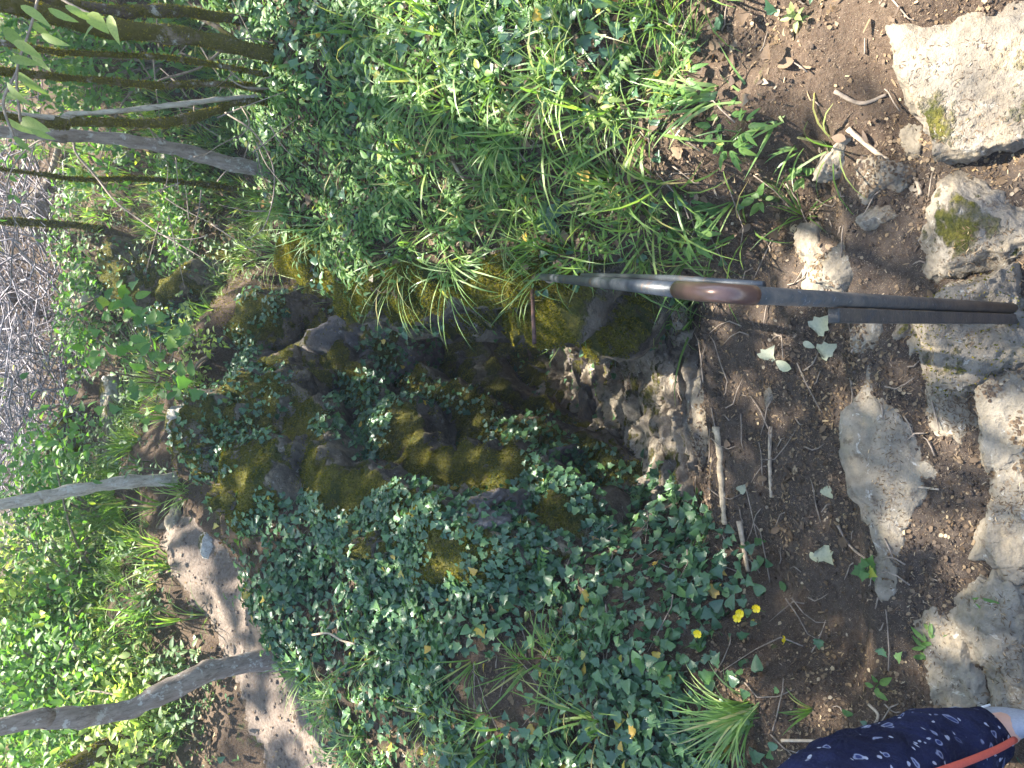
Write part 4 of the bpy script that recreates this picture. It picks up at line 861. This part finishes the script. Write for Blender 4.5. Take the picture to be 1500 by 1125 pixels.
# ------------------------------------------------------------------ single plants
def clump(label, px, py, n, L, W, az, el, bend, mat='sedge', spread=.02, seed=0, name='grass_clump', group=None):
    b = on(px, py); random.seed(seed + int(px)); P = []
    for k in range(n):
        a = radians(random.uniform(*az)); r = spread * random.random(); a0 = random.uniform(0, 6.28)
        P.append(blade((r * cos(a0), r * sin(a0), -.01), a, radians(random.uniform(*el)), L * random.uniform(.5, 1.1), W * random.uniform(.7, 1.15), random.uniform(*bend), 9, twist=random.uniform(-.6, .6)))
    v, f = merge(P); m = MB(); m.add(v, np.concatenate([np.array(q) for q in f]), [len(q) for q in f]); o = m.build(name, MAT[mat]); o.location = tuple(b); return tag(o, label, 'grass clump', group)
for a in [('big pale sunlit grass clump beside the buttercups', 1100, 1040, 75, .24, .0065, (20, 200), (45, 85), (.6, 2.2), 'sedge', .035, 1),
          ('small green grass sprout on the crumbling soil by the trousers', 1192, 1040, 9, .12, .007, (0, 200), (40, 80), (.4, 1.2), 'grass', .006, 2),
          ('thin grass clump at the lower picture edge under the big pale clump', 1075, 1090, 22, .17, .005, (0, 220), (40, 80), (.6, 1.8), 'grass', .03, 3),
          ('broad-bladed grass fanning out over the litter, nearest the big boulder', 1135, 172, 16, .20, .010, (20, 170), (15, 55), (.3, 1.3), 'sedge', .03, 4),
          ('broad-bladed grass clump above the sunlit soil', 1050, 140, 20, .20, .010, (40, 165), (15, 60), (.3, 1.6), 'sedge', .03, 5),
          ('grass blades curling over the crumbly ledge', 1165, 212, 9, .13, .008, (40, 200), (10, 50), (.2, 1.4), 'sedge', .02, 6),
          ('grass tuft with whitish bases and long arching blades', 835, 105, 18, .24, .008, (60, 190), (20, 65), (.5, 2.0), 'sedge', .02, 7),
          ('tuft with pale recurved blades above the broad dark leaves', 745, 200, 16, .22, .009, (60, 210), (35, 75), (.8, 2.4), 'sedge', .02, 8),
          ('tuft of arching blades in the middle of the right bank', 735, 255, 16, .2, .008, (70, 220), (35, 75), (.8, 2.4), 'grass', .02, 9),
          ('long blade tuft high on the right bank', 620, 130, 18, .26, .007, (70, 200), (25, 65), (.5, 1.8), 'grass', .03, 10),
          ('drooping sedge tuft at the tip of the right lip', 470, 425, 90, .44, .008, (60, 260), (20, 70), (1.0, 2.6), 'sedge', .07, 11),
          ('drooping sedge tuft at the lip beside the hollow', 520, 440, 80, .38, .007, (60, 260), (20, 70), (1.0, 2.6), 'sedge', .06, 12),
          ('sedge tuft hanging over the golden boulders', 420, 370, 80, .4, .008, (40, 220), (25, 75), (1.0, 2.4), 'sedge', .08, 13),
          ('sedge tuft beside the leaning lichen trunk', 420, 300, 50, .28, .006, (20, 220), (30, 80), (.8, 2.2), 'grass', .07, 14),
          ('long sedge tuft drooping over the middle of the right mossy lip', 660, 385, 50, .32, .007, (90, 270), (10, 60), (.8, 2.2), 'sedge', .06, 25),
          ('wispy sedge tuft in the middle of the grassy bank', 480, 330, 45, .28, .006, (20, 260), (30, 80), (.8, 2.2), 'sedge', .07, 15),
          ('soft grass tuft above the right mossy lip', 600, 375, 70, .34, .006, (90, 270), (20, 70), (.8, 2.2), 'grass', .06, 16),
          ('long grass tuft on the left bank at the trail', 490, 1020, 70, .24, .006, (30, 260), (35, 80), (.8, 2.2), 'sedge', .08, 17),
          ('long grass tuft spilling onto the trail', 450, 975, 50, .24, .006, (20, 220), (35, 80), (.8, 2.2), 'grass', .06, 18),
          ('long pale grass tuft at the corner of the left bank', 530, 1095, 60, .26, .007, (30, 260), (35, 80), (.8, 2.2), 'sedge', .09, 19),
          ('grass tuft among the ivy in the middle of the left bank', 560, 960, 22, .22, .006, (20, 220), (35, 80), (.8, 2.2), 'grass', .06, 20),
          ('grass tuft at the foot of the pale slim trunk', 268, 715, 40, .24, .008, (0, 360), (35, 80), (.8, 2.0), 'grass', .08, 21),
          ('pale grass tuft on the slope above the trail', 215, 900, 60, .34, .012, (0, 360), (35, 80), (.6, 2.0), 'sedge', .15, 22),
          ('sunlit grass tuft under the dark leaning trunk', 265, 1060, 60, .34, .010, (0, 360), (35, 80), (.6, 2.0), 'sedge', .12, 23),
          ('two thin grass shoots under the worn rail bend', 1050, 395, 5, .15, .006, (60, 160), (30, 60), (.2, 1.0), 'grass', .01, 24)]:
    clump(*a)
def plant(name, label, cat, px, py, tpl, mat, s=1.0, yaw=0.0, lift=0.0):
    b = on(px, py, lift); v, f = xf(tpl, rotz(yaw), (0, 0, 0), s); m = MB(); m.add(v, np.concatenate([np.array(q) for q in f]), [len(q) for q in f]); o = m.build(name, MAT[mat]); o.location = tuple(b); return tag(o, label, cat)
random.seed(11)
plant('seedling', 'star-leaved woodland plant beside the rail, largest of its kind', 'plant', 1020, 330, palm_plant(.07, 6, .065), 'herb')
plant('seedling', 'star-leaved plant under the broad-bladed grass', 'plant', 1085, 195, palm_plant(.05, 5, .05), 'herb')
plant('seedling', 'yellowish cut-leaved seedling near the rail', 'plant', 960, 310, palm_plant(.045, 4, .035), 'lime')
plant('seedling', 'yellowish cut-leaved seedling higher on the bank', 'plant', 880, 150, palm_plant(.05, 5, .04), 'lime')
plant('seedling', 'small round-leaved seedling at the head of the crumbly ledge', 'plant', 1185, 258, sprig(.05, 7, OVATE, .035), 'herb')
plant('seedling', 'round-leaved seedling in the middle of the shaded litter', 'plant', 1125, 295, sprig(.06, 7, OVATE, .04), 'herb')
plant('seedling', 'small bright seedling alone on the sunlit soil', 'plant', 1172, 32, sprig(.04, 7, OVATE, .028), 'lime')
plant('seedling', 'dark lobed-leaf seedling at the tail of the long step stone', 'plant', 1275, 830, sprig(.03, 6, IVY, .035), 'herb')
plant('seedling', 'three-leaved green seedling in front of the trousers', 'plant', 1290, 1000, sprig(.04, 5, OVATE, .03), 'herb')
plant('seedling', 'grey-green cut-leaved seedling beside the pale crumbly ledge', 'plant', 1388, 950, palm_plant(.03, 4, .04), 'herb')
plant('fern', 'toothed fern-like leaf above the sunlit soil', 'fern', 935, 62, merge([xf(pinnate(.17, 9), rotz(a), (0, 0, 0)) for a in (.2, 1.0, -.8)]), 'herb')
plant('broadleaf_plant', 'dark plant with broad drooping leaves above the railing end', 'plant', 812, 318, merge([xf(OVATE, look((cos(a), sin(a), -.25)), (0, 0, .04), .085) for a in (.2, 1.3, 2.4, 3.6, 4.9)]), 'ivy', 1.0)
plant('vetch', 'feathery pinnate-leaved vetch in the ivy of the left bank', 'vetch', 800, 850, merge([xf(pinnate(.15, 8), rotz(a), (0, 0, 0)) for a in (.2, 1.4, 2.8, 4.4)]), 'herb')
plant('dock_leaf', 'single large green leaf on the slab at the lower edge', 'leaf', 1486, 895, xf(OVATE, look((.3, 1, .1)), (0, 0, .03), .07), 'herb')
for k, (px, py, lab) in enumerate([(1022, 928, 'yellow buttercup standing alone in the dark ivy'), (1080, 905, 'yellow buttercup, lower one of the close pair'), (1084, 898, 'yellow buttercup, upper one of the close pair'), (1108, 891, 'yellow buttercup at the edge of the trodden soil'), (1150, 938, 'yellow buttercup seen from the side, lowest down')]):
    b0 = on(px + 14, py + 6); h = atz(px, py, b0[2] + .055 + .01 * (k % 3)); root = empty('buttercup', b0, lab, 'flower'); m = MB(); m.tube(spline([b0 - (0, 0, .01), b0 * .5 + h * .5 + (.004, 0, .008), h], 5), .001, 5); m.build('stem', MAT['herb'], root, loc=b0)
    m = MB(); nd = np.array([.1, -.35, .9]) if k < 4 else np.array([.3, .9, .3])
    F0 = look((1, 0, 0), nd)
    for j in range(5):
        a = j * 2 * pi / 5; d = F0 @ np.array([sin(a), cos(a), .25]); v, f = xf(PETAL, look(d, nd), h, .0125); m.add(v, np.concatenate(f), [len(q) for q in f])
    v, f = ico(2); m.add(v * .0028 + h + nd * .001, f.ravel(), np.full(len(f), 3)); m.build('flower_head', MAT['yellow'], root, loc=b0)
fl = 'bleached leaves lying on the trodden soil'
for k, (px, py, s, tp, lab) in enumerate([(1128, 520, .05, IVY, 'pale lobed leaf in the middle of the upper tread'), (1150, 535, .05, OVATE, 'pale ribbed leaf next to the lobed leaf'), (1215, 512, .045, IVY, 'pale leaf between the post and the long step stone'), (1205, 475, .05, IVY, 'largest pale leaf right against the post'), (988, 580, .05, IVY2, 'curled pale leaf on the gully head rocks'),
      (1188, 505, .03, OVATE, 'small green-grey leaf near the post'), (1250, 648, .035, OVATE, 'pale leaf near the long step stone'), (1262, 590, .025, OVATE, 'small pale leaf above the long step stone'), (1212, 812, .045, IVY, 'pale cut leaf near the thin dark stick'), (1238, 795, .04, OVATE, 'buff leaf under the thin dark stick'), (1215, 720, .03, IVY2, 'pale leaf below the wooden strip'),
      (1155, 95, .04, OVATE, 'pinkish brown leaf on the sunlit soil'), (1120, 700, .03, OVATE, 'buff leaf between the split log and the wooden strip'), (1140, 775, .03, OVATE, 'buff leaf beside the smooth pale stick'), (1090, 715, .03, IVY2, 'buff leaf just below the split log'), (1195, 815, .03, OVATE, 'pale leaf at the ivy edge of the tread'), (1208, 628, .025, OVATE, 'small pinkish leaf in the middle tread')]):
    b = on(px, py, .006); rg = np.random.default_rng(k); d = rg.normal(size=3) * (1, 1, .12); v, f = xf(tp, look(d, (rg.normal() * .15, -.2 + rg.normal() * .15, 1)), (0, 0, 0), s * 1.1)
    m = MB(); m.add(v - v.mean(0) + (0, 0, .004), np.concatenate(f), [len(q) for q in f]); o = m.build('fallen_leaf', MAT['dead' if k in (9, 11, 12, 13, 16) else 'paleleaf']); o.location = tuple(b); tag(o, lab, 'fallen leaf', fl)

# ------------------------------------------------------------------ handrail
pb = on(1488, 452); root = empty('handrail', pb, 'dark painted steel handrail with a worn shiny bend running down beside the steps', 'handrail')
B = np.array([pb[0] + .004, pb[1] + .005, 1.035]); B = atd(1052, 430, (B - CAM) @ FW); E = atd(786, 405, 2.45); dr = (E - B) / np.linalg.norm(E - B); up_ = np.array([0, 0, -1.0])
low = B + (pb - B) / np.linalg.norm(pb - B) * .07; far_ = B + dr * .14
bend = np.array([(1 - t) ** 2 * low + 2 * t * (1 - t) * (B + dr * .01 + (0, 0, .008)) + t * t * far_ for t in np.linspace(0, 1, 15)])
m = MB(); m.tube([far_, far_ * .7 + E * .3, far_ * .3 + E * .7, E], .0104, 18); m.build('rail', MAT['steel'], root, loc=pb)
m = MB(); m.tube(bend, .0112, 18); m.build('worn_bend', MAT['worn'], root, loc=pb)
m = MB(); m.tube([pb - (0, 0, .08), low], .0104, 18); m.build('post', MAT['scuffed'], root, loc=pb)
ax = (low - pb); a0 = pb + ax * .0; a1 = pb + ax * .80; sd = -RT * .021
m = MB(); m.box((a0 + a1) / 2 + sd - FW * .001, (a1 - a0) / 2, RT * .0095, np.cross(ax / np.linalg.norm(ax), RT) * .008)
o = m.build('brace', MAT['scuffed'], root, smooth=False, loc=pb); bv = o.modifiers.new('bevel', 'BEVEL'); bv.width = .002; bv.segments = 2
m = MB(); m.tube([far_ * .55 + E * .45 + RT * .012, atd(985, 408, 1.05), low + RT * .012 - (0, 0, .02)], .005, 10); m.build('lower_bar', MAT['steel'], root, loc=pb)
m = MB(); m.tube([E - RT * .004, E + RT * .05 - FW * .01, atd(784, 352, 2.40)], .0075, 10); m.build('anchor_bar', MAT['steel'], root, loc=pb)
v, f = ico(3); m = MB(); m.add(v * .0125 + E, f.ravel(), np.full(len(f), 3)); m.build('end_weld', MAT['steel'], root, loc=pb)
P = [atd(780, 426, 2.36), atd(781, 460, 2.27), atd(783, 503, 2.22)]; m = MB(); m.tube(P, .0062, 10, jitter=.1); tag(m.build('iron_rod', MAT['rust'], loc=P[0]), 'rusty iron rod sticking out of the mossy rock below the railing end', 'iron rod')

# ------------------------------------------------------------------ walker at the left
A = atd(1446, 1078, 1.46); gz = float(height(A[0], A[1])); K = atd(1215, 1186, 1.2); hd = np.array([-.4, .917, 0]); lf = np.array([-.917, -.4, 0])
HR = np.array([A[0] - .06, A[1] - .02, .96]) + lf * .02; PV = HR + lf * .10; HL = PV + lf * .10; KL = HL + hd * .12 + np.array([0, 0, -.42]); AL = KL - hd * .12 + lf * .02; AL[2] = float(height(AL[0], AL[1])) + .09
V, Ed, Rd = [], [], []
def nv(p, r, par=None):
    V.append(tuple(np.asarray(p, float))); Rd.append(r)
    if par is not None: Ed.append((par, len(V) - 1))
    return len(V) - 1
Z = np.array([0, 0, 1.0])
pv = nv(PV, .115); ch = nv(PV + Z * .22 + hd * .02, .12, pv); sh = nv(PV + Z * .43 + hd * .03, .11, ch); nk = nv(PV + Z * .53 + hd * .05, .052, sh); hb_ = nv(PV + Z * .60 + hd * .08, .075, nk); ht = nv(PV + Z * .70 + hd * .08, .085, hb_); nv(PV + Z * .77 + hd * .06, .06, ht); nv(PV + Z * .63 + hd * .175, .014, hb_)
for H, Kn, An in ((HR, K, A), (HL, KL, AL)):
    a = nv(H, .085, pv); b = nv(H * .5 + Kn * .5, .07, a); c = nv(Kn, .052, b); d = nv(Kn * .55 + An * .45, .046, c); e = nv(An, .034, d); nv(An - hd * .04 - Z * .05, .03, e); g = nv(An + hd * .08 - Z * .055, .032, e); nv(An + hd * .16 - Z * .07, .026, g)
for sg in (1, -1):
    S0 = PV + Z * .42 + lf * .18 * sg; El = S0 - Z * .28 + lf * .04 * sg - hd * .03; Wr = El - Z * .22 + hd * .1
    a = nv(S0, .052, sh); b = nv(El, .038, a); c = nv(Wr, .026, b); d = nv(Wr - Z * .05 + hd * .02, .028, c)
    for j in range(4):
        o1 = hd * (.03 - .02 * j) - Z * .095; f1 = nv(Wr + o1, .0085, d); f2 = nv(Wr + o1 - Z * (.035 - .004 * abs(j - 1)) + hd * .006 - lf * sg * .006, .008, f1); nv(Wr + o1 - Z * (.062 - .006 * abs(j - 1)) + hd * .01 - lf * sg * .018, .007, f2)
    t1_ = nv(Wr + hd * .05 - Z * .045, .0095, d); nv(Wr + hd * .065 - Z * .08, .008, t1_)
pl = empty('person', (PV[0], PV[1], gz), 'person in navy floral trousers with coral piping and grey shoes, mostly outside the frame', 'person')
loc = np.array([PV[0], PV[1], gz])
me = bpy.data.meshes.new('body'); me.from_pydata([tuple(np.array(v) - loc) for v in V], Ed, []); me.materials.append(MAT['skin']); bo = bpy.data.objects.new('body', me); C.objects.link(bo); bo.parent = pl
sk = bo.modifiers.new('skin', 'SKIN'); sk.use_smooth_shade = True
for k, r in enumerate(Rd): me.skin_vertices[0].data[k].radius = (r, r)
me.skin_vertices[0].data[0].use_root = True
ss = bo.modifiers.new('sub', 'SUBSURF'); ss.levels = 2; ss.render_levels = 2
m = MB()
for H, Kn, An in ((HR, K, A), (HL, KL, AL)):
    S = spline([H + Z * .06, H - Z * .05, H * .5 + Kn * .5, Kn, Kn * .5 + An * .5 + (A - K) * .0, An + (Kn - An) * .035], 20); rr = np.interp(np.linspace(0, 1, len(S)), [0, .2, .4, .6, .8, .93, 1], [.11, .11, .10, .092, .084, .068, .054])
    m.tube(S, rr, 56, True, .17, 8)
m.tube([PV - Z * .06, PV + Z * .0, PV + Z * .1], [.14, .165, .15], 24)
m.v[0] = m.v[0] + (.0045 * fbm(m.v[0] * np.array([26, 26, 60]), 3, 12))[:, None].astype(np.float32) * np.array([1, 1, .3], np.float32); tr = m.build('trousers', MAT['floral'], pl, loc=loc)
S = spline([K, K * .5 + A * .5, A + (K - A) * .035], 10); q = []
for s_, t in zip(S, np.linspace(0, 1, len(S))):
    r = np.interp(t, [0, .5, .82, 1], [.096, .088, .072, .058]); n_ = CAM - s_; axd = (A - K) / np.linalg.norm(A - K); n_ = n_ - axd * (n_ @ axd); n_ /= np.linalg.norm(n_); w_ = np.cross(axd, n_); 
    if w_ @ RT > 0: w_ = -w_
    an = .05 + .35 * t; q.append(s_ + r * (cos(an) * n_ + sin(an) * w_))
m = MB(); m.tube(q, .006, 8); m.build('piping', MAT['coral'], tr, loc=loc)
def shoe(An, name='shoe'):
    v, f = ico(4); v = v.copy(); L = v[:, 1].copy()
    v[:, 0] *= np.where(L > 0, .046, .037) * (1 - .1 * L ** 2); v[:, 2] = np.where(v[:, 2] < -.5, -.5, v[:, 2]); v[:, 2] *= .062 * (1 - .33 * np.clip(L + .3, 0, 1.3)); v[:, 1] *= .135
    Rm = np.stack([-lf, hd, Z], 1); c = An + hd * .055 - Z * .05; m = MB(); m.add(v @ Rm.T + c, f.ravel(), np.full(len(f), 3)); so = m.build(name, MAT['shoe'], pl, loc=loc)
    m = MB()
    for k in range(5):
        y_ = .03 + .022 * k; m.tube([c + hd * y_ - lf * .03 + Z * (.035 - .004 * k), c + hd * (y_ + .008) + Z * (.058 - .007 * k), c + hd * y_ + lf * .03 + Z * (.035 - .004 * k)], .0028, 6)
    m.tube([c - hd * .02 - lf * .036 + Z * .03, c - hd * .045 - lf * .042 + Z * .022, c - hd * .065 - lf * .04 - Z * .0], .0022, 6)
    m.build('lace', MAT['lace'], so, loc=loc)
shoe(A); shoe(AL)
m = MB(); S = spline([PV + Z * .04, PV + Z * .2 + hd * .02, PV + Z * .36 + hd * .03, PV + Z * .47 + hd * .04], 6); m.tube(S, np.interp(np.linspace(0, 1, len(S)), [0, .4, .8, 1], [.168, .155, .16, .075]), 26)
for sg in (1, -1):
    S0 = PV + Z * .42 + lf * .14 * sg; m.tube(spline([S0, S0 + lf * .05 * sg - Z * .04, S0 + lf * .075 * sg - Z * .17], 5), np.linspace(.08, .062, 11), 18)
m.build('shirt', MAT['shirt'], pl, loc=loc)
v, f = ico(4); v = v * np.array([.098, .105, .105]); c = PV + Z * .715 + hd * .055; Rm = np.stack([-lf, hd, Z], 1); kp = (v[f].mean(1)[:, 2] > -.02) | (v[f].mean(1)[:, 1] < -.02); m = MB(); m.add(v @ Rm.T + c, f[kp].ravel(), np.full(kp.sum(), 3)); m.build('hair', MAT['hair'], pl, loc=loc)
SUN_AZ, SUN_EL, SUN, SKY, EXPO = 28, 57, 5.0, .10, 2.74
# ------------------------------------------------------------------ light
AZ, EL = radians(SUN_AZ), radians(SUN_EL)
w = bpy.data.worlds.new('World'); SC.world = w; w.use_nodes = True; nt = w.node_tree
sky = nt.nodes.new('ShaderNodeTexSky'); sky.sky_type = 'NISHITA'; sky.sun_disc = False; sky.sun_elevation = EL; sky.sun_rotation = AZ
bg = nt.nodes['Background']; nt.links.new(sky.outputs[0], bg.inputs[0]); bg.inputs[1].default_value = SKY
ld = bpy.data.lights.new('sun', 'SUN'); ld.energy = SUN; ld.angle = radians(.55); ld.color = (1, .93, .81)
lo = bpy.data.objects.new('sun', ld); C.objects.link(lo)
sv = Vector((sin(AZ) * cos(EL), cos(AZ) * cos(EL), sin(EL))); lo.rotation_euler = (-sv).to_track_quat('-Z', 'Y').to_euler(); lo.location = sv * 20
SC.view_settings.view_transform = 'Standard'; SC.view_settings.look = 'None'; SC.view_settings.exposure = EXPO; SC.view_settings.gamma = 1
SC.cycles.max_bounces = 8; SC.cycles.diffuse_bounces = 4; SC.cycles.glossy_bounces = 2; SC.cycles.transmission_bounces = 4
SC.cycles.use_denoising = True

# thin volume added to imitate the lens-flare veil over the far slope
hm = bpy.data.materials.new('flare_veil'); hm.use_nodes = True; ht_ = hm.node_tree; ht_.nodes.clear(); ho = ht_.nodes.new('ShaderNodeOutputMaterial'); hv = ht_.nodes.new('ShaderNodeVolumePrincipled')
hv.inputs['Color'].default_value = (.9, .95, 1, 1); hv.inputs['Density'].default_value = .0045; ht_.links.new(hv.outputs[0], ho.inputs['Volume'])
hb_ = MB(); hb_.box((0, 21, 10.5), (19, 0, 0), (0, 27, 0), (0, 0, 13.5)); ho_ = hb_.build('flare_veil', hm, smooth=False); tag(ho_, 'faint bright veil added to imitate lens flare', 'flare_veil', kind='stuff')
